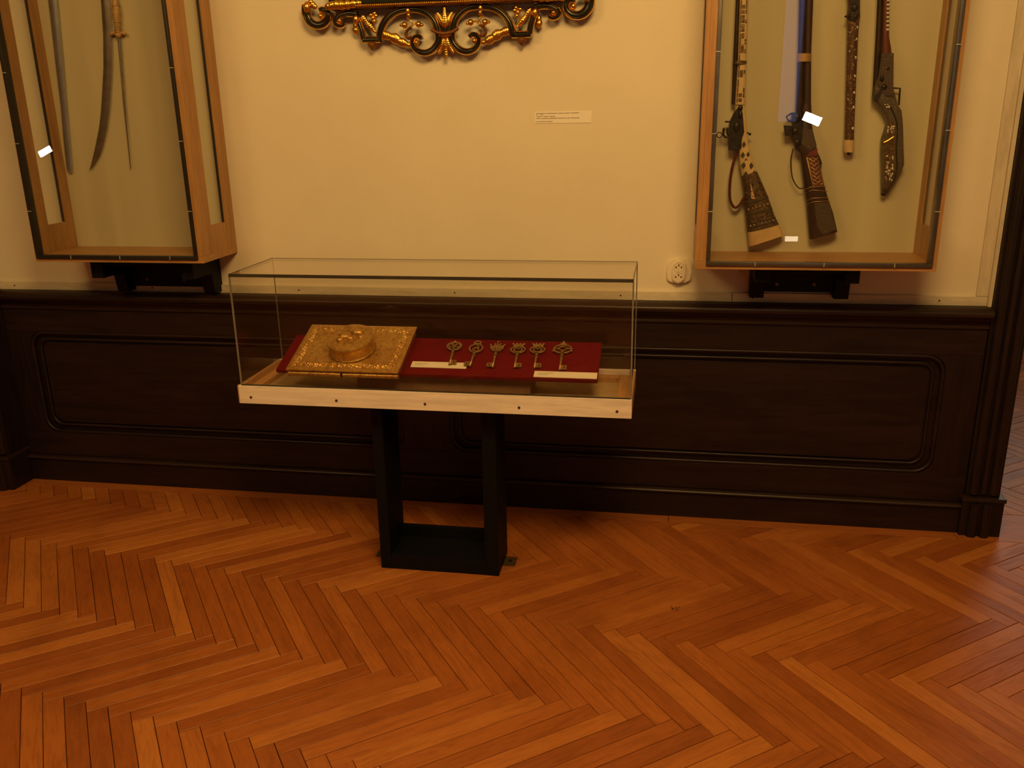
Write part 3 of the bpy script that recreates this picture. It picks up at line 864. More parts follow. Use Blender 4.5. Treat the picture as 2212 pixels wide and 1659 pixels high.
# dark musket with lattice cheek panel
g = gun('lattice_musket', 'dark walnut musket with a lattice cheek panel, second gun from the left', 0.57, 1.071)
b = NB(); loft(b, up(g2_barrel, 2.20), GY - .002, 0.0118, 14, 1.0); ba = wobj('barrel', b, 'barrel', g, True, 50)
b = NB(); loft(b, up(g2_fore, 2.06), GY, 0.0135, 14, 0.85); wobj('fore_stock', b, 'walnut', g, True, 60)
b = NB(); loft(b, [(0.4400, 1.6625, 0.4848, 1.6618), (0.4408, 1.6380, 0.4852, 1.6372)], GY, 0.0165, 14, 0.75, 0.0165); wobj('barrel_band', b, 'thread', ba, True, 50)
ST2 = g2_stock
b = NB(); loft(b, ST2, GY, 0.024, 16, 0.62); sk = wobj('stock', b, 'walnut', g, True, 45)
b = NB(); prism(b, g2_panel, GY - 0.0258, GY - 0.018, 'y', 0.001); lp = wobj('lattice_panel', b, 'walnut_red', sk)
qa_, qb_, qc_, qd_ = [Vector((x, GY - 0.0262, z)) for x, z in g2_panel]
def lat(u, v): return (qa_.lerp(qb_, u)).lerp(qd_.lerp(qc_, u), v)
for k in range(-2, 9):
    for dr in (1, -1):
        u0, v0, u1, v1 = (0, k / 7, 1, k / 7 + 2 / 7) if dr == 1 else (1, k / 7, 0, k / 7 + 2 / 7)
        if v0 < 0: u0 += (u1 - u0) * (-v0) / (v1 - v0); v0 = 0
        if v1 > 1: u1 = u0 + (u1 - u0) * (1 - v0) / (v1 - v0); v1 = 1
        if v0 >= 1 or v1 <= 0 or v1 - v0 < 0.02: continue
        b = NB(); tube(b, [lat(u0, v0), lat(u1, v1)], 0.0013, 6); wobj('lattice_bar', b, 'thread', lp, True)
b = NB(); prism(b, [(0.4995, 1.358), (0.5215, 1.372), (0.5265, 1.3445), (0.4905, 1.3445)], GY - 0.0252, GY - 0.018, 'y', 0.001); wobj('red_wrist_panel', b, 'leather', sk)
b = NB(); prism(b, [(0.4700, 1.43), (0.5020, 1.43), (0.5200, 1.376), (0.4990, 1.362), (0.4720, 1.385)], GY - 0.0252, GY - 0.018, 'y', 0.001); wobj('engraved_panel', b, 'inlaid_dark', sk)
b = NB(); prism(b, [(0.5260, 1.194), (0.5740, 1.196), (0.6040, 1.106), (0.5650, 1.088), (0.5420, 1.115)], GY - 0.0255, GY - 0.018, 'y', 0.001); wobj('butt_panel', b, 'inlaid_dark', sk)
for i in range(0, 12, 3):
    pts = [(x, GY - (0.0155 if k == 0 else 0.0255), z) for k, (x, z) in enumerate(g2_lines[i:i + 3])]
    b = NB(); tube(b, pts, 0.0011, 6); wobj('gilt_line', b, 'thread', sk, True)
b = NB(); tube(b, [(0.4905, GY - .0262, 1.3415), (0.5187, GY - .0262, 1.2477)], 0.0014, 6); wobj('gilt_line', b, 'ivory', sk, True)
b = NB(); prism(b, g2_lock, GY - 0.026, GY + 0.004, 'y', 0.004); lk = wobj('lock_plate', b, 'iron', g)
b = NB(); prism(b, g2_pan, GY - 0.022, GY - 0.002, 'y', 0.004); wobj('pan', b, 'iron', lk)
b = NB(); ball(b, (0.449, GY - 0.026, 1.425), 0.010, 0.5); ball(b, (0.452, GY - 0.026, 1.465), 0.009, 0.5, sz=1.6); ball(b, (0.458, GY - .026, 1.388), 0.009, 0.5, sz=1.4); wobj('lock_boss', b, 'iron', lk, True)
b = NB(); tube(b, [(0.4335, GY - .01, 1.480), (0.4190, GY - .01, 1.470), (0.4255, GY - .01, 1.458), (0.438, GY - .01, 1.455)], 0.003, 6); wobj('cock', b, 'iron', lk, True)
b = NB(); tube(b, spline([(x, GY - 0.004, z) for x, z in g2_guard], 5), 0.0019, 8); wobj('trigger_guard', b, 'iron', g, True)

# straight stick-like pistol with ivory end
g = gun('stick_gun', 'slender straight gun mottled with pearl dots and an ivory tip, third from the left', 0.625, 1.3455)
R3 = up(g3, 2.0)
b = NB(); loft(b, [r for r in R3], GY, 0.0165, 16, 0.9); bd = wobj('body', b, 'inlaid_brown', g, True, 60)
b = NB(); prism(b, [(0.584, 1.83), (0.612, 1.83), (0.614, 1.775), (0.606, 1.752), (0.586, 1.757)], GY - 0.022, GY - 0.012, 'y', 0.002); lk = wobj('lock_plate', b, 'iron', g)
b = NB(); tube(b, [(0.588, GY - .018, 1.768), (0.579, GY - .018, 1.767), (0.5706, GY - .018, 1.7661)], [0.007, 0.005, 0.001], 8); wobj('spike', b, 'iron', lk, True)
b = NB()
ball(b, (0.5985, GY - 0.021, 1.79), 0.008, 0.6, sz=1.6); ball(b, (0.603, GY - 0.021, 1.765), 0.007, 0.6); wobj('cock', b, 'iron', lk, True)
for z in (1.735, 1.700, 1.645, 1.59, 1.54, 1.495, 1.43):
    l, r = row_at(R3, z)
    b = NB(); ball(b, (l + (r - l) * 0.76, GY - 0.0135, z), 0.0046, 0.35, seg=10); wobj('pearl_dot', b, 'nacre', bd, True)
for z in (1.72, 1.665, 1.52):
    l, r = row_at(R3, z)
    b = NB(); ball(b, (l + (r - l) * 0.22, GY - 0.013, z), 0.0028, 0.35, seg=8); wobj('pearl_dot', b, 'nacre', bd, True)
b = NB(); loft(b, [(0.6055, 1.3942, 0.6388, 1.3938), (0.6078, 1.362, 0.6414, 1.3617), (0.6098, 1.3554, 0.6405, 1.3551)], GY, 0.0175, 16, 0.9); cp = wobj('ivory_tip', b, 'ivory', g, True, 50)
b = NB(); ball(b, (0.6255, GY, 1.351), 0.0058); wobj('end_knob', b, 'iron', cp, True)

# short gun with notched pearl butt
g = gun('pearl_butt_gun', 'short gun with a notched angular butt set with pearl, rightmost in its case', 0.75, 1.221)
b = NB(); loft(b, up(g4_barrel, 2.12), GY - .002, 0.010, 12, 1.0); wobj('barrel', b, 'barrel', g, True, 50)
R4 = up(g4_fore, 2.0)
b = NB(); loft(b, R4, GY, 0.0135, 14, 0.85); fo = wobj('fore_stock', b, 'walnut_red', g, True, 60)
for k in range(12):
    z = 1.725 + k * 0.012
    l, r = row_at(R4, z)
    b = NB(); box(b, l + (r - l) * .45, l + (r - l) * .85, GY - 0.0145, GY - 0.009, z - .0038, z + .0038, 0.001); wobj('pearl_inlay', b, 'nacre', fo)
ST4 = g4_stock
b = NB(); loft(b, ST4, GY, 0.023, 16, 0.6); sk = wobj('stock', b, 'inlaid_grey', g, True, 40)
b = NB(); prism(b, [(0.6925, 1.655), (0.7280, 1.655), (0.7360, 1.56), (0.741, 1.525), (0.715, 1.525), (0.689, 1.56)], GY - 0.0255, GY - 0.012, 'y', 0.003); lk = wobj('lock_plate', b, 'inlaid_dark', g)
b = NB(); ball(b, (0.709, GY - 0.026, 1.555), 0.009, 0.6); ball(b, (0.715, GY - 0.026, 1.61), 0.005, 0.6); ball(b, (0.7, GY - 0.026, 1.58), 0.006, 0.6, sz=1.8); wobj('cock', b, 'iron', lk, True)
b = NB(); prism(b, [(0.6812, 1.5185), (0.7, 1.552), (0.7095, 1.548), (0.694, 1.512)], GY - 0.025, GY - 0.012, 'y', 0.002); wobj('breech_plate', b, 'walnut', g)
# left facet of the butt: chased brass and pearl, divided by a ridge
b = NB(); prism(b, [(0.736, 1.452), (0.752, 1.447), (0.760, 1.415), (0.761, 1.369), (0.768, 1.295), (0.7505, 1.236), (0.7415, 1.236), (0.7375, 1.255), (0.7335, 1.292), (0.726, 1.350), (0.7235, 1.396), (0.729, 1.423)], GY - 0.0265, GY - 0.016, 'y', 0.003); fc = wobj('chased_facet', b, 'chased', sk)
b = NB(); tube(b, spline([(x, GY - 0.0268, z) for x, z in g4_ridge], 4), 0.0016, 6); wobj('ridge', b, 'iron', sk, True)
rg = random.Random(4)
for cz, n_, sp in ((1.425, 18, .011), (1.308, 24, .016), (1.276, 16, .012), (1.338, 7, .006), (1.498, 6, .005)):
    for k in range(n_):
        z = cz + rg.uniform(-sp, sp)
        xm = 0.7465 + (1.37 - z) * 0.055 if z < 1.46 else 0.722
        x = xm + rg.uniform(-0.012, 0.012)
        b = NB(); ball(b, (x, GY - 0.0268, z), rg.uniform(.0018, .0036), 0.5, seg=6); wobj('pearl_dot', b, 'nacre', fc, True)
b = NB(); tube(b, spline([(0.7245, GY - .0262, 1.384), (0.737, GY - .0275, 1.390), (0.757, GY - .0265, 1.404)], 4), 0.0042, 8, ry=0.002); wobj('brass_band', b, 'gold', fc, True)
b = NB(); tube(b, [(0.7745 + .004 * math.cos(t), GY - .018, 1.36 + .004 * math.sin(t)) for t in [k * math.pi / 5 for k in range(10)]], .001, 6, True); wobj('rivet', b, 'thread', sk, True)
b = NB(); tube(b, [(x, GY, z) for x, z in g4_guard], 0.0030, 8); wobj('trigger_guard', b, 'iron', g, True)
b = NB(); ball(b, (0.7475, GY, 1.222), 0.0085, 1.0, sx=1.1); wobj('end_knob', b, 'iron', sk, True)

# ---- blades
def blade(name, label, x, z): return thing(name, label, 'sword', (x, -0.045, z), group='blades in the left wall case')
BY = -0.040
def blade_loft(rows, d): return loft(NB(), rows, BY, d, 8, 1.35, d * 0.6)
g = blade('curved_sabre', 'broad curved sabre blade with its point down to the left', -2.142, 1.317)
b = blade_loft(up(sabre, 2.10), 0.0060); wobj('blade', b, 'steel', g, True, 40)
b = NB(); tube(b, spline([(-2.03, BY - .001, 2.10), (-1.92, BY - .001, 2.095)], 3), 0.007, 8); wobj('cross_guard', b, 'iron', g, True)
b = NB(); tube(b, spline([(-1.975, BY - .001, 2.10), (-1.975, BY - .001, 2.17), (-1.96, BY - .001, 2.235)], 4), 0.013, 10, ry=0.011); wobj('grip', b, 'horn', g, True)
g = blade('slim_dagger', 'slim straight dagger with a carved grip and small cross guard', -1.970, 1.321)
b = blade_loft(estoc_blade, 0.0045); wobj('blade', b, 'steel', g, True, 40)
b = NB(); loft(b, up(estoc_grip, 1.95), BY - .004, 0.012, 12, 1.0); gp = wobj('grip', b, 'horn', g, True, 60)
for z in (1.812, 1.838, 1.865, 1.893, 1.92):
    l, r = row_at(up(estoc_grip, 1.95), z)
    b = NB(); loft(b, [(l - .0015, z + .004, r + .0015, z + .006), (l - .0015, z - .004, r + .0015, z - .002)], BY - .004, 0.0135, 12, 1.0); wobj('grip_ring', b, 'horn', gp, True, 50)
b = NB(); tube(b, spline([(-1.9680, BY - .004, 1.7935), (-1.9610, BY - .004, 1.8035), (-1.9500, BY - .004, 1.7975), (-1.9405, BY - .004, 1.7955), (-1.9300, BY - .004, 1.7970), (-1.9190, BY - .004, 1.8025), (-1.9120, BY - .004, 1.7935)], 4), 0.0058, 8)
ball(b, (-1.9405, BY - .004, 1.794), 0.0115); wobj('cross_guard', b, 'horn', g, True)
g = blade('straight_sword', 'long straight grey blade nearest the left side of the case', -2.228, 1.309)
b = blade_loft(up(straight, 2.12), 0.0050); wobj('blade', b, 'steel_blue', g, True, 40)
b = NB(); box(b, -2.24, -2.09, BY - .008, BY + .006, 2.12, 2.135, 0.003); wobj('cross_guard', b, 'iron', g)
b = NB(); tube(b, [(-2.155, BY - .001, 2.135), (-2.15, BY - .001, 2.24)], 0.012, 10, ry=0.011); wobj('grip', b, 'horn', g, True)

# ------------------------------------------------------------------ table vitrine
VX0, VX1, VY0, VY1, VZ0, VZ1, VZ2 = -1.305, -0.039, -0.656, -0.330, 0.6126, 0.6726, 1.0354
SX0, SX1, SY0, SY1 = -0.888, -0.474, -0.578, -0.412
e = thing('pedestal', 'black open frame pedestal carrying the glass table case', 'pedestal', ((SX0 + SX1) / 2, (SY0 + SY1) / 2, 0))
for a, c in ((SX0, SX0 + 0.036), (SX1 - 0.046, SX1)):
    b = NB(); box(b, a, c, SY0, SY1, 0.0006, VZ0 - 0.0005, 0.0015); wobj('side_panel', b, 'black_soft', e)
b = NB(); box(b, SX0 + 0.036, SX1 - 0.046, SY0 + 0.001, SY1 - 0.016, 0.0006, 0.052, 0.0015); wobj('base_plate', b, 'black_soft', e)
b = NB(); box(b, SX0 + 0.036, SX1 - 0.046, SY1 - 0.016, SY1 - 0.001, 0.0006, 0.094, 0.0015); wobj('back_lip', b, 'black', e)
b = NB(); box(b, SX0 + 0.036, SX1 - 0.046, SY0 + 0.001, SY1 - 0.001, VZ0 - 0.03, VZ0 - 0.0005, 0.0015); wobj('top_plate', b, 'black', e)
for a, c, y0, y1 in ((SX1 + 0.0005, SX1 + 0.042, -0.505, -0.445), (SX0 - 0.046, SX0 - 0.0005, -0.505, -0.445)):
    b = NB(); box(b, a, c, y0, y1, 0.0006, 0.0045, 0.001); fp = wobj('foot_plate', b, 'chased', e)
    b = NB(); cyl(b, ((a + c) / 2, (y0 + y1) / 2, 0.0055), 0.006, 0.002, 'z', 12); wobj('screw_head', b, 'iron', fp)

e = thing('table_case', 'long glass topped table case with a white front plank on a black pedestal', 'display case', ((VX0 + VX1) / 2, (VY0 + VY1) / 2, VZ0))
t = 0.016
b = NB(); box(b, VX0 + 0.003, VX1, VY0, VY0 + t, VZ0, VZ1, 0.001); fpk = wobj('front_plank', b, 'tray_white', e)
b = NB(); box(b, VX0 + 0.003, VX1, VY1 - t, VY1, VZ0, VZ1, 0.001); wobj('back_plank', b, 'tray_white', e)
for a, c in ((VX0, VX0 + t), (VX1 - t, VX1)):
    b = NB(); box(b, a, c, VY0 + t, VY1 - t, VZ0, VZ1, 0.001); wobj('side_plank', b, 'tray_edge', e)
b = NB(); box(b, VX0 - 0.0005, VX0 + 0.003, VY0 + 0.001, VY0 + t, VZ0, VZ1); wobj('red_edge', b, 'tray_edge', fpk)
b = NB(); box(b, VX0 + t, VX1 - t, VY0 + t, VY1 - t, VZ0 + 0.002, 0.640); wobj('tray_floor', b, 'tray', e)
bw = 0.034
for nm, (a, c, y0, y1) in (('l', (VX0 + t, VX0 + t + bw, VY0 + t, VY1 - t)), ('r', (VX1 - t - bw, VX1 - t, VY0 + t, VY1 - t)), ('b', (VX0 + t + bw, VX1 - t - bw, VY1 - t - bw, VY1 - t))):
    b = NB(); box(b, a, c, y0, y1, 0.640, 0.656, 0.001); wobj('tray_batten', b, 'tray_edge', e)
for x in (-1.262, -0.971, -0.680, -0.382, -0.083):
    b = NB(); cyl(b, (x, VY0 - 0.0006, 0.6345), 0.0042, 0.0016, 'y', 12); wobj('screw_head', b, 'hole', fpk)
# acrylic hood
gx0, gx1, gy0, gy1 = VX0 + 0.013, VX1 - 0.004, VY0 + 0.004, VY1 - 0.004
gz0 = VZ1 - 0.004
th = 0.005
def pane(x0, x1, y0, y1, z0, z1):
    b = NB(); box(b, x0, x1, y0, y1, z0, z1); return wobj('pane', b, 'pane_vitrine', e)
pane(gx0 + th, gx1 - th, gy0, gy0 + th, gz0 + .005, VZ2 - th)
pane(gx0 + th, gx1 - th, gy1 - th, gy1, gz0 + .005, VZ2 - th)
pane(gx0, gx0 + th, gy0 + th, gy1 - th, gz0 + .005, VZ2 - th)
pane(gx1 - th, gx1, gy0 + th, gy1 - th, gz0 + .005, VZ2 - th)
pane(gx0, gx1, gy0 + .004, gy1, VZ2 - th, VZ2)
def edge(x0, x1, y0, y1, z0, z1, mt='edge'):
    b = NB(); box(b, x0, x1, y0, y1, z0, z1, 0.0008); return wobj('pane_edge', b, mt, e)
edge(gx0 - .001, gx1 + .001, gy0 - .002, gy0 + .004, VZ2 - 0.009, VZ2 + 0.001)
edge(gx0, gx1, gy1 - .002, gy1 + .001, VZ2 - 0.004, VZ2, 'edge')
for x in (gx0, gx1):
    edge(x - .0015, x + .0015, gy0 + .004, gy1 - .002, VZ2 - 0.004, VZ2 + .0005, 'edge')
    edge(x - .0025, x + .0025, gy0 - .001, gy0 + .004, gz0 + .005, VZ2 - .009, 'edge_pale')
    edge(x - .0018, x + .0018, gy1 - .003, gy1, gz0 + .005, VZ2 - .004, 'edge_pale')
edge(gx0, gx1, gy0 - .001, gy0 + .003, gz0 + .0045, gz0 + .0085, 'edge')

# ---- sloping velvet board and what lies on it
A = math.radians(20.6)
P0 = Vector((-1.2, -0.588, 0.7105))
def on_board(u, v, h):
    return P0 + Vector((u, v * math.cos(A) - h * math.sin(A), v * math.sin(A) + h * math.cos(A)))
b = NB()
yb0, yb1 = -0.556, -0.436
def under(y): return P0.z + (y - P0.y) * math.tan(A) - 0.0162 / math.cos(A)
prism(b, [(yb0, 0.6402), (yb0, under(yb0)), (yb1, under(yb1)), (yb1, 0.6402)], -0.935, -0.362, 'x')
o = obj('support_block', b, MT['block'])
tag(o, 'low grey brown wedge block propping up the red velvet board', 'block')
b = NB(); box(b, 0, 1.052, 0, 0.200, -0.015, 0, 0.004)
o = obj('velvet_board', b, MT['velvet'], None, True, 40)
o.location = P0; o.rotation_euler = (A, 0, 0)
tag(o, 'sloping crimson velvet board inside the table case', 'board')
BR = (A, 0, 0)
for (u0, u1, v0, v1, lab) in ((0.449, 0.632, 0.034, 0.0645, 'narrow white card on red velvet partly under the two left keys'), (0.853, 1.050, 0.003, 0.0335, 'narrow white card on red velvet below the rightmost key')):
    c = thing('caption_card', lab, 'card', on_board(u0, v0, 0.0003), BR, 'cards on the velvet board')
    b = NB(); box(b, 0, u1 - u0, 0, v1 - v0, 0, 0.0022, 0.0004); cb = obj('card', b, MT['paper'], c)
    for k, (fa, fb) in enumerate(((0.06, 0.30), (0.06, 0.22))):
        b = NB(); box(b, (u1 - u0) * fa, (u1 - u0) * fb, 0.019 - k * 0.008, 0.0202 - k * 0.008, 0.0022, 0.00245); obj('print_line', b, MT['ink'], cb)

# ---- gilt embossed book cover with a round box
c = thing('gilt_cover', 'gilt embossed metal cover lying on the left half of the velvet board', 'cover', on_board(0.055, -0.035, 0), BR)
WU, WV, H0, H1 = 0.374, 0.257, 0.0005, 0.030
b = NB(); box(b, 0.006, WU - 0.006, 0.036, WV - 0.006, H0, 0.0235, 0.001); obj('core', b, MT['gilt'], c)
# embossed top plate as a relief surface
nx, ny = 170, 116
def relief(u, v):
    """height of the chased pattern, u and v in 0..1"""
    du, dv = min(u, 1 - u) * WU, min(v, 1 - v) * WV
    d = min(du, dv)
    h = 0.0
    if d < 0.006: return -0.0012 * (1 - d / 0.006)
    band = math.exp(-((d - 0.028) / 0.011) ** 2)
    s = (u * WU * 300 + v * WV * 300)
    q = (u * WU * 300 - v * WV * 300)
    h += band * 0.0030 * (math.sin(s) * math.cos(q * 1.3) + 0.6 * math.sin(s * 2.1 + 1) * math.sin(q * 1.7))
    h += 0.0007 * math.exp(-((d - 0.045) / 0.003) ** 2) + 0.0007 * math.exp(-((d - 0.012) / 0.003) ** 2)
    return h
b = NB()
G = [[b.verts.new((u / nx * WU, v / ny * WV, H1 + relief(u / nx, v / ny))) for v in range(ny + 1)] for u in range(nx + 1)]
for u in range(nx):
    for v in range(ny): b.faces.new((G[u][v], G[u + 1][v], G[u + 1][v + 1], G[u][v + 1]))
r_ = bmesh.ops.extrude_face_region(b, geom=b.faces[:])
for vv_ in [g_ for g_ in r_['geom'] if isinstance(g_, bmesh.types.BMVert)]: vv_.co.z = H1 - 0.006
obj('embossed_plate', b, MT['gilt'], c, True, 50)
for a, d in ((0.004, WU * 0.485), (WU * 0.505, WU - 0.002)):
    b = NB(); tube(b, [(a, 0.006, 0.010), (d, 0.006, 0.010)], 0.0080, 12, ref=(0, 0, 1), ry=0.0085); obj('front_roll', b, MT['gilt'], c, True, 50)
b = NB(); box(b, WU * 0.487, WU * 0.503, 0.003, 0.03, 0.001, 0.0185, 0.001); obj('hinge', b, MT['iron'], c)
bx_ = thing('round_box', 'round gilt lidded box with chased figures standing on the gilt cover', 'box', on_board(0.245, 0.083, 0.0325), BR)
b = NB()
prof = [(0.0765, 0.0), (0.0775, 0.003), (0.075, 0.006), (0.0742, 0.034), (0.077, 0.037), (0.0785, 0.041), (0.077, 0.044)]
seg = 72
rings = []
for (rr, h) in prof:
    ring = []
    for k in range(seg):
        t_ = 2 * math.pi * k / seg
        w_ = 0.0016 * math.sin(11 * t_ + h * 300) * math.sin(math.pi * min(max((h - .004) / .032, 0), 1)) if .004 < h < .036 else 0
        ring.append(b.verts.new(((rr + w_) * math.cos(t_), (rr + w_) * math.sin(t_), h)))
    rings.append(ring)
for Ra, Rb in zip(rings, rings[1:]):
    for k in range(seg): b.faces.new((Ra[k], Ra[(k + 1) % seg], Rb[(k + 1) % seg], Rb[k]))
b.faces.new(rings[0][::-1]); b.faces.new(rings[-1])
obj('body', b, MT['gilt'], bx_, True, 50)
b = NB()
rr = 0.0745
rings = []
for j in range(14):
    f_ = j / 13
    ring = []
    for k in range(seg):
        t_ = 2 * math.pi * k / seg
        x, y = rr * (1 - f_) * math.cos(t_), rr * (1 - f_) * math.sin(t_)
        h = 0.0445 + 0.0025 * math.exp(-((f_ - 0.12) / 0.05) ** 2) + 0.0022 * math.sin(9 * t_ + 20 * f_) * math.sin(math.pi * min(1, f_ * 1.4)) * (f_ > 0.15)
        ring.append(b.verts.new((x, y, h)) if j < 13 else None)
    rings.append(ring)
for Ra, Rb in zip(rings[:-1], rings[1:-1]):
    for k in range(seg): b.faces.new((Ra[k], Ra[(k + 1) % seg], Rb[(k + 1) % seg], Rb[k]))
b.faces.new(rings[-2])
ld = obj('lid', b, MT['gilt'], bx_, True, 60)
b = NB()
for (x, y, r0, sx, sy, sz) in ((0.018, 0.028, .020, 1.1, .75, .55), (-0.018, 0.008, .022, 1.0, .8, .45), (-0.030, -0.012, .012, 1, 1, .5), (0.002, -0.006, .011, 1.2, .8, .6), (0.035, 0.005, .010, 1, 1, .5), (-0.004, 0.040, .010, 1, 1, .5)):
    ball(b, (x, y, 0.046), r0, sy, sx, sz, 14)
obj('relief_figures', b, MT['gilt'], ld, True)

# ---- six old keys
def key(label, u, vt, vb, kind, bit, lean=0.0, w=0.024):
    """u, vt: middle of the bow; vb: foot of the shank; local y runs up the slope"""
    L = vt - vb
    k = thing('old_key', label, 'key', on_board(u, vb, 0.0005), (A, 0, 0), 'old keys on the velvet board')
    k.rotation_mode = 'XYZ'
    k.matrix_world = Matrix.Translation(on_board(u, vb, 0.0005)) @ Matrix.Rotation(A, 4, 'X') @ Matrix.Rotation(lean, 4, 'Z')
    h = 0.0068
    b = NB(); tube(b, [(0, 0, h), (0, L * 0.55, h), (0, L - w * 0.72, h)], [0.0042, 0.0042, 0.0052], 10, ref=(0, 0, 1)); sh = obj('shank', b, MT['brass_key'], k, True)
    b = NB()
    for yy in (L * 0.62, L - w * 0.85): tube(b, [(0, yy - .0018, h), (0, yy + .0018, h)], 0.0066, 10, ref=(0, 0, 1))
    obj('collar', b, MT['brass_key'], sh, True, 50)
    b = NB()
    s = bit
    box(b, min(0, s * .021), max(0, s * .021), 0.003, 0.0225, h - .0022, h + .0022, .0005)
    obj('bit', b, MT['brass_key'], k)
    b = NB(); box(b, s * .0125 - .0022, s * .0125 + .0022, 0.0075, 0.017, h - .0028, h + .0028, .0004); obj('ward_slot', b, MT['hole'], sh)
    cy = L
    b = NB()
    def ringo(cx, cy_, rx, ry, r=.0032): tube(b, [(cx + rx * math.cos(t), cy_ + ry * math.sin(t), h) for t in [2 * math.pi * q / 20 for q in range(20)]], r, 8, True, (0, 0, 1))
    if kind == 'round':
        ringo(0, cy, w, w * .92)
        for q in range(5):
            t = 2 * math.pi * q / 5 + .3
            ringo(w * .5 * math.cos(t), cy + w * .5 * math.sin(t), w * .33, w * .3, .0024)
        ball(b, (0, cy + w, h), .005)
    elif kind == 'oval':
        ringo(0, cy, w * .92, w * .95)
        tube(b, spline([(0, cy - w * .8, h), (-w * .4, cy - w * .2, h), (w * .35, cy + w * .2, h), (0, cy + w * .8, h)], 4), .0028, 8, ref=(0, 0, 1))
        tube(b, spline([(0, cy - w * .8, h), (w * .45, cy - w * .25, h), (-w * .2, cy + w * .3, h)], 4), .0024, 8, ref=(0, 0, 1))
        ringo(0, cy + w * 1.35, w * .42, w * .32, .0032); ball(b, (-w * .45, cy + w * 1.15, h), .004); ball(b, (w * .45, cy + w * 1.15, h), .004)
    elif kind == 'crown':
        pts = [(-w * .55, cy - w * .75), (w * .55, cy - w * .75), (w * .95, cy - w * .1), (w * 1.0, cy + w * .75), (w * .5, cy + w * .35), (w * .38, cy + w * .95), (w * .15, cy + w * .55), (0, cy + w * 1.5), (-w * .15, cy + w * .55), (-w * .38, cy + w * .95), (-w * .5, cy + w * .35), (-w * 1.0, cy + w * .75), (-w * .95, cy - w * .1)]
        prism(b, pts, h + .002, h - .002, 'z')
        for x, y in ((0, 1.5), (1, .75), (-1, .75), (.38, .95), (-.38, .95)): ball(b, (w * x, cy + w * y, h), .0034)
        for x in (-.4, 0, .4): ball(b, (w * x, cy - w * .1, h + .002), .0045, 1.5)
    elif kind == 'topped':
        ringo(0, cy - w * .1, w * .98, w * .72)
        for s_ in (-1, 1): tube(b, spline([(0, cy - w * .7, h), (s_ * w * .55, cy - w * .25, h), (s_ * w * .3, cy + w * .3, h), (0, cy - w * .05, h)], 4), .0026, 8, ref=(0, 0, 1))
        box(b, -w * .72, w * .72, cy + w * .58, cy + w * 1.12, h - .002, h + .0026, .001)
        for x in (-.75, -.25, .25, .75): ball(b, (w * x, cy + w * 1.2, h), .0042)
    else:
        ringo(0, cy, w * 1.12, w * .86, .0034)
        ringo(0, cy + w * .1, w * .5, w * .4, .0026)
        tube(b, [(0, cy - w * .8, h), (0, cy - w * .3, h)], .003, 8, ref=(0, 0, 1))
        for s_ in (-1, 1): tube(b, [(s_ * w * .5, cy + w * .1, h), (s_ * w * 1.05, cy + w * .1, h)], .0026, 8, ref=(0, 0, 1))
        ball(b, (0, cy + w * 1.15, h), .0065); ball(b, (0, cy + w * 1.55, h), .0042); ball(b, (-w * .3, cy + w * 1.05, h), .0042); ball(b, (w * .3, cy + w * 1.05, h), .0042)
        for s_ in (-1, 1): ball(b, (s_ * w * 1.15, cy - w * .45, h), .0042)
    obj('bow', b, MT['brass_key'], k, True, 40)
    return k
key('old brass key with a round openwork bow, its bit over the left white card', 0.5765, 0.147, 0.046, 'round', 1, -0.02 + 0.075, 0.0235)
key('old brass key with an oval bow under a small crown, second from the left', 0.6437, 0.138, 0.040, 'oval', -1, -0.02, 0.0235)
key('old brass key with a spiky crown shaped bow, third from the left', 0.7177, 0.143, 0.038, 'crown', -1, 0.03, 0.0235)
key('old brass key with a banded crown on its bow, fourth from the left', 0.7887, 0.139, 0.040, 'topped', 1, 0.04, 0.024)
key('old brass key with a banded crown on its bow, fifth from the left', 0.8515, 0.142, 0.042, 'topped', 1, 0.03, 0.024)
key('largest old brass key with a knobbed ring bow, rightmost of the six', 0.9320, 0.147, 0.036, 'knob', 1, 0.02, 0.0255)

# ------------------------------------------------------------------ carved gilt frame at the top of the wall
AX = -0.722
FY = -0.030
e = thing('carved_frame', 'carved black and gold picture frame with scrolled openwork hanging on the cream wall', 'picture frame', (AX, 0, 1.68))
dz = -0.004
RB = 1.853 + dz      # lower edge of the frame rail
FX = 0.405
def fobj(name, b, mt, parent, smooth=True, angle=50): return wobj(name, b, mt, parent, smooth, angle)
def rail(name, x0, x1, z0, z1, parent):
    b = NB(); box(b, x0, x1, -0.050, -0.004, z0, z1, 0.004); return fobj(name, b, 'frame_black', parent, False)
FT = 2.62
for nm, a in (('bottom_rail', (AX - FX, AX + FX, RB + 0.014, RB + 0.09)), ('top_rail', (AX - FX, AX + FX, FT - 0.09, FT)), ('side_rail', (AX - FX, AX - FX + 0.085, RB + 0.09, FT - 0.09)), ('side_rail', (AX + FX - 0.085, AX + FX, RB + 0.09, FT - 0.09))):
    rail(nm, *a, e)
b = NB(); box(b, AX - FX + 0.085, AX + FX - 0.085, -0.02, -0.006, RB + 0.09, FT - 0.09); fobj('picture', b, 'canvas', e, False)
b = NB(); tube(b, [(AX - FX, -0.046, RB + 0.007), (AX + FX, -0.046, RB + 0.007)], 0.0075, 12, ref=(0, 1, 0), ry=0.014)
box(b, AX - FX, AX + FX, -0.044, -0.004, RB, RB + 0.014)
br = fobj('beaded_moulding', b, 'frame_brown', e)
b = NB()
for k in range(110):
    x = AX - FX + 0.006 + (2 * FX - 0.012) * k / 109
    ball(b, (x, -0.0585, RB + 0.0085), 0.0036, seg=8)
o = fobj('bead', b, 'gold', br); o['kind'] = 'stuff'

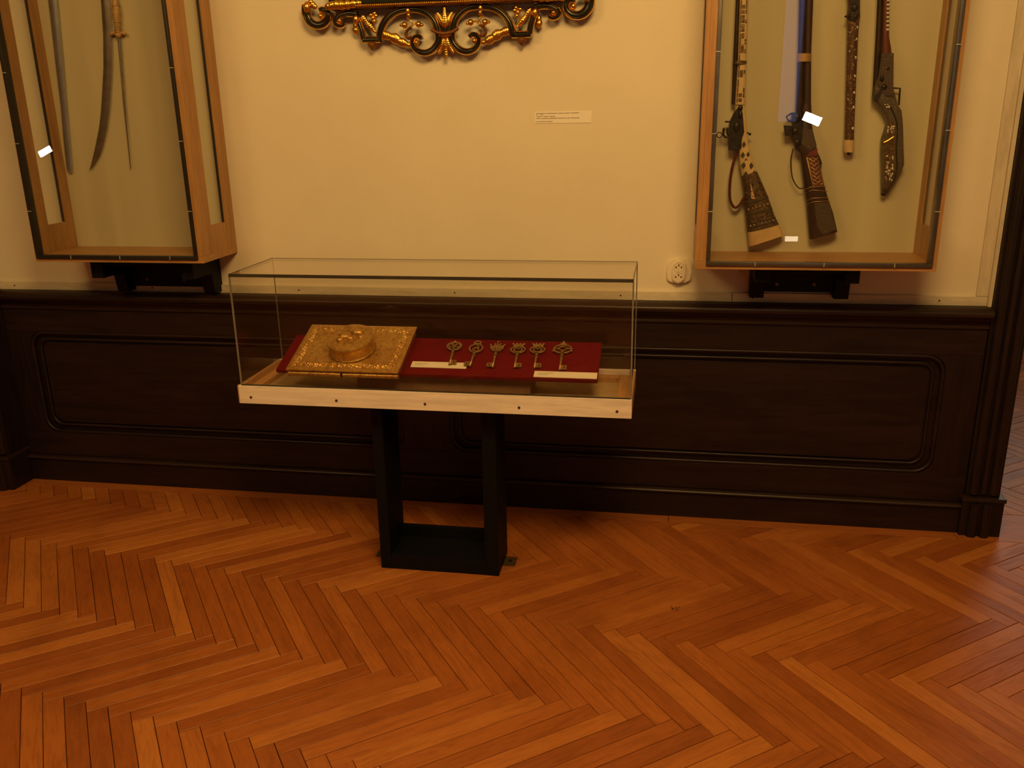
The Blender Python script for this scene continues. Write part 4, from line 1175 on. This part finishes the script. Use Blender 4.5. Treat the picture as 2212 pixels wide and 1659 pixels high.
def P3(p, s): return (AX + s * (-p[0]), FY, p[1] + dz)     # tables hold the left half, x negative from the axis
def ribbon(pts, w, taper=None, n=6):
    """black band with a gold fillet on either edge; pts in frame half coordinates"""
    C3 = spline(pts, n)
    m = len(C3)
    ws = [w * (1 if not taper else (taper[0] + (taper[1] - taper[0]) * i / (m - 1))) for i in range(m)]
    bd = NB(); tube(bd, C3, [k * 0.5 for k in ws], 10, ref=(0, 1, 0), ry=0.013)
    bg = NB()
    for sd in (-1, 1):
        E_ = []
        for i in range(m):
            T = (C3[min(i + 1, m - 1)] - C3[max(i - 1, 0)]).normalized()
            S_ = T.cross(Vector((0, 1, 0))).normalized()
            E_.append(C3[i] + S_ * (sd * ws[i] * 0.5) + Vector((0, -0.005, 0)))
        tube(bg, E_, 0.0031, 8, ref=(0, 1, 0), ry=0.0075)
    return bd, bg
def leafshape(b, pts, wid, y, lobes=5):
    """gold acanthus leaf along a spine: a row of overlapping lobes"""
    Sp = spline(pts, 5)
    m = len(Sp)
    for i, p in enumerate(Sp):
        f = i / (m - 1)
        r = wid * (0.45 + 0.55 * math.sin(math.pi * min(1, f * 0.8 + 0.15))) * (1 + 0.18 * math.sin(f * lobes * 2 * math.pi))
        ball(b, (p.x, y, p.z), r, 0.45 * min(1, 0.012 / max(r, 1e-4)) + 0.2, seg=10)

big = [(-0.4905, 1.8726), (-0.4935, 1.8533), (-0.4906, 1.8316), (-0.4773, 1.8148), (-0.4582, 1.8066), (-0.4358, 1.8091), (-0.42, 1.8205), (-0.415, 1.8365), (-0.4211, 1.8507), (-0.4341, 1.8566), (-0.4454, 1.8537)]
small = [(-0.310, 1.838), (-0.3377, 1.8413), (-0.3623, 1.8379), (-0.3826, 1.8289), (-0.3909, 1.8173), (-0.3869, 1.8064), (-0.3738, 1.8006), (-0.3614, 1.8034), (-0.3557, 1.8129)]
leg_ = [(-0.3113, 1.8211), (-0.3041, 1.8036), (-0.2971, 1.7818), (-0.2917, 1.7556)]
base_ = [(-0.2955, 1.7535), (-0.2310, 1.7535)]
arch = [(-0.2348, 1.7520), (-0.2304, 1.7754), (-0.2197, 1.7987), (-0.2015, 1.8205), (-0.179, 1.8357), (-0.1522, 1.8443), (-0.1236, 1.8465), (-0.0976, 1.846), (-0.0743, 1.8394), (-0.0537, 1.826), (-0.0381, 1.8075), (-0.0296, 1.786), (-0.0257, 1.7688)]
cen = [(-0.0225, 1.7650), (-0.0240, 1.741), (-0.0373, 1.722), (-0.0545, 1.7095), (-0.0763, 1.7047), (-0.0975, 1.7108), (-0.1124, 1.7242), (-0.1174, 1.7416), (-0.1095, 1.7554), (-0.095, 1.7592), (-0.0835, 1.7514)]
for s in (1, -1):
    for nm, tb, w, tp, n in (('corner_scroll', big, 0.034, (0.9, 0.40), 5), ('small_scroll', small, 0.0185, (1.15, 0.35), 5), ('scroll_leg', leg_, 0.0175, None, 4), ('scroll_base', base_, 0.0175, None, 6), ('scroll_arch', arch, 0.0190, None, 5), ('centre_scroll', cen, 0.0215, (1.0, 0.45), 5)):
        pts = [P3((abs(x), z), s) for x, z in tb]
        bd, bg = ribbon(pts, w, tp, n)
        rp = fobj(nm, bd, 'frame_black', e)
        fobj('gold_fillet', bg, 'gold', rp)
    # turned eyes of the scrolls and round buds
    for (x, z, r) in ((-0.4400, 1.8345, .0088), (-0.3736, 1.8175, .0070), (-0.1020, 1.7385, .0078)):
        b = NB(); p = P3((abs(x), z), s); ball(b, (p[0], FY - 0.008, p[2]), r * 1.2, 1.1); fobj('scroll_eye', b, 'gold', e)
    for (x, z, r, sz) in ((-0.4878, 1.8640, .0105, 1.5), (-0.3127, 1.8190, .0098, 1.4), (-0.1263, 1.8402, .0072, 1.4), (-0.1247, 1.8264, .0060, 1.2), (-0.1407, 1.7961, .0085, 1.0), (-0.1525, 1.7961, .0050, 0.8), (-0.0907, 1.7965, .0082, 1.0), (-0.0800, 1.7945, .0050, 0.9)):
        b = NB(); p = P3((abs(x), z), s); ball(b, (p[0], FY - 0.010, p[2]), r * 1.3, 1.0, 1.0, sz); fobj('gold_bud', b, 'gold', e)
    def C_(pts): return [P3((abs(x), z), s) for x, z in pts]
    b = NB(); tube(b, spline(C_([(-0.1346, 1.8193), (-0.1200, 1.8090), (-0.1175, 1.7960), (-0.1230, 1.7840)]), 4), [0.003] * 13, 8); tube(b, spline(C_([(-0.1175, 1.7960), (-0.105, 1.8010), (-0.0925, 1.7965)]), 4), 0.0028, 8)
    fobj('flower_stalk', b, 'gold', e)
    b = NB(); tube(b, spline(C_([(-0.1196, 1.789), (-0.1345, 1.7800), (-0.1403, 1.7640), (-0.1310, 1.7540), (-0.1200, 1.7600)]), 4), 0.0055, 8, ry=0.007); fobj('leaf_curl', b, 'frame_brown', e)
    b = NB(); leafshape(b, C_([(-0.2180, 1.7680), (-0.1861, 1.7580), (-0.1607, 1.7440), (-0.1330, 1.7330)]), 0.0155, FY - .002, 3); fobj('acanthus_leaf', b, 'gold', e)
    b = NB(); leafshape(b, C_([(-0.2930, 1.8300), (-0.2726, 1.8026), (-0.2500, 1.7790)]), 0.0105, FY - .002, 2)
    for dx, dz_ in ((0, 0), (.011, .006), (-.008, .009), (.004, -.011), (.006, .014)):
        p = P3((0.2530 - dx, 1.8230 + dz_), s); ball(b, (p[0], FY - .006, p[2]), .0085, .8, seg=8)
    fobj('leaf_spray', b, 'gold', e)
    b = NB(); leafshape(b, C_([(-0.3200, 1.8060), (-0.3225, 1.7900), (-0.3200, 1.7770)]), 0.011, FY + .006, 2); fobj('side_leaf', b, 'gold', e)
    # pendant bud under the straight base
    b = NB(); p = P3((0.264, 1.0), s)
    zz = 1.7440 + dz
    loft(b, [(p[0] - .0185, zz, p[0] + .0185, zz), (p[0] - .0165, zz - .006, p[0] + .0165, zz - .006), (p[0] - .0150, zz - .012, p[0] + .0150, zz - .012), (p[0] - .007, zz - .020, p[0] + .007, zz - .020), (p[0] - .002, zz - .026, p[0] + .002, zz - .026)], FY, 0.013, 12, 1.0); fobj('pendant', b, 'frame_brown', e)
    # acanthus at the corner of the rail
    b = NB(); leafshape(b, C_([(-0.4080, 1.8620), (-0.3800, 1.8665), (-0.3500, 1.8660), (-0.3150, 1.8680), (-0.2900, 1.8700)]), 0.0150, -0.056, 7); fobj('rail_acanthus', b, 'gold', e)
    b = NB(); leafshape(b, C_([(-0.4750, 1.8830), (-0.4650, 1.8700), (-0.4560, 1.8640)]), 0.010, -0.040, 3); fobj('corner_acanthus', b, 'gold', e)
# palmettes and clasp on the axis
b = NB()
for dx, z0_, z1_, r in ((0.0, 1.790, 1.846, .0125), (-0.017, 1.792, 1.829, .0110), (0.017, 1.792, 1.829, .0110)):
    leafshape(b, [(AX + dx * 0.25, FY, z0_ + dz), (AX + dx * 0.7, FY, (z0_ + z1_) / 2 + dz), (AX + dx * 1.45, FY, z1_ + dz)], r, FY - .004, 1)
fobj('upper_palmette', b, 'gold', e)
b = NB()
for dx, z1_, r in ((0.0, 1.692, .0125), (-0.020, 1.706, .0115), (0.020, 1.706, .0115)):
    leafshape(b, [(AX + dx * 0.1, FY, 1.752 + dz), (AX + dx * 0.5, FY, 1.728 + dz), (AX + dx * 1.2, FY, z1_ + dz)], r, FY - .004, 1)
fobj('lower_palmette', b, 'gold', e)
b = NB(); tube(b, spline([(AX - .047, FY - .010, 1.7800 + dz), (AX - .025, FY - .014, 1.7680 + dz), (AX, FY - .016, 1.7645 + dz), (AX + .025, FY - .014, 1.7680 + dz), (AX + .047, FY - .010, 1.7800 + dz)], 5), 0.0058, 10, ry=0.007)
cl = fobj('clasp', b, 'frame_brown', e)
b = NB(); loft(b, [(AX - .030, 1.766 + dz, AX + .030, 1.766 + dz), (AX - .024, 1.757 + dz, AX + .024, 1.757 + dz), (AX - .010, 1.749 + dz, AX + .010, 1.749 + dz)], FY - .008, 0.012, 14, 1.0); fobj('clasp_cup', b, 'gold', cl)

# ------------------------------------------------------------------ paper label, socket
c = thing('wall_label', 'small white paper caption with five printed lines on the cream wall', 'label', (-0.322, 0, 1.4605))
b = NB(); box(b, -0.421, -0.222, -0.0016, -0.0004, 1.4605, 1.4995, 0.0003); wobj('paper', b, 'paper', c)
for z, runs in ((1.4940, ((0.03, 0.20), (0.215, 0.40), (0.415, 0.50), (0.51, 0.62), (0.635, 0.775))), (1.4895, ((0.03, 0.055), (0.10, 0.15))), (1.4838, ((0.03, 0.13), (0.15, 0.24), (0.26, 0.36))), (1.4775, ((0.03, 0.10), (0.12, 0.25), (0.26, 0.40), (0.41, 0.56), (0.57, 0.63), (0.64, 0.79))), (1.4665, ((0.03, 0.09), (0.10, 0.21), (0.22, 0.32)))):
    b = NB()
    for f0, f1 in runs: box(b, -0.421 + 0.199 * f0, -0.421 + 0.199 * f1, -0.0018, -0.0015, z - 0.0009, z + 0.0009)
    wobj('print_line', b, 'ink', c)

c = thing('wall_socket', 'ivory double power socket on the wall above the wainscot', 'socket', (0.0955, 0, 0.905))
def oval(cx, cz, rx, rz, n=28, e=0.55):
    return [(cx + rx * math.copysign(abs(math.cos(t)) ** e, math.cos(t)), cz + rz * math.copysign(abs(math.sin(t)) ** e, math.sin(t))) for t in [2 * math.pi * k / n for k in range(n)]]
b = NB(); prism(b, oval(0.0955, 0.9485, 0.0435, 0.0415, e=0.45), -0.014, -0.0005, 'y', 0.003); wobj('cover', b, 'socket', c, True, 40)
b = NB(); prism(b, oval(0.0935, 0.9475, 0.0225, 0.040, 36, 0.72), -0.026, -0.0138, 'y', 0.003); bd = wobj('outlet_block', b, 'socket', c, True, 40)
for zc in (0.966, 0.931):
    b = NB(); tube(b, [(0.0935 + .0175 * math.cos(t), -0.0262, zc + .0165 * math.sin(t)) for t in [2 * math.pi * k / 24 for k in range(24)]], 0.0012, 6, True); wobj('rim', b, 'socket', bd, True)
    for dx in (-0.0095, 0.0095):
        b = NB(); cyl(b, (0.0935 + dx, -0.0262, zc - .001), 0.0029, 0.0012, 'y', 12); wobj('pin_hole', b, 'hole', bd)
    b = NB(); cyl(b, (0.0935, -0.0275, zc + .0075), 0.0022, 0.006, 'y', 10); wobj('earth_pin', b, 'chased', bd)
b = NB(); cyl(b, (0.0935, -0.0264, 0.9490), 0.0024, 0.0014, 'y', 10); wobj('screw_head', b, 'chased', bd)

# ------------------------------------------------------------------ added glowing panels on the opposite wall, to make glints in the case glass
for x, z, w, h, rot, lab in ((1.243, 1.40, 0.150, 0.075, -22, 'added white glowing rectangle beside the narrow window, for a glint in the glass'), (-6.098, 1.211, 0.15, 0.06, 24, 'added white glowing rectangle far to the left, for a glint in the glass'), (1.149, 0.382, 0.11, 0.045, 0, 'added low dim glowing rectangle below the narrow window, for a glint in the glass')):
    c = thing('added_glint_panel', lab, 'lamp', (x, -5.5, z), (0, math.radians(-rot), 0), 'added glint panels behind the viewer')
    b = NB(); box(b, -w / 2 - .01, w / 2 + .01, 0.0005, 0.06, -h / 2 - .01, h / 2 + .01, 0.004); obj('housing', b, MT['black'], c)
    b = NB(); box(b, -w / 2, w / 2, 0.0602, 0.063, -h / 2, h / 2); obj('glint_face', b, MT['glint_glow' if z > 1 else 'glint_glow_dim'], c)
# round ceiling lights that light the hall
for x, y, lab in ((0.15, -2.3, 'round ceiling lamp on the right'), (-2.15, -2.7, 'round ceiling lamp on the left')):
    c = thing('ceiling_lamp', lab, 'lamp', (x, y, 3.26), group='ceiling lamps')
    b = NB(); cyl(b, (0, 0, 0.02), 0.66, 0.03, 'z', 40); obj('dish', b, MT['white'], c, True, 40)
    b = NB(); cyl(b, (0, 0, 0.087), 0.012, 0.105, 'z', 12); obj('stem', b, MT['iron'], c)
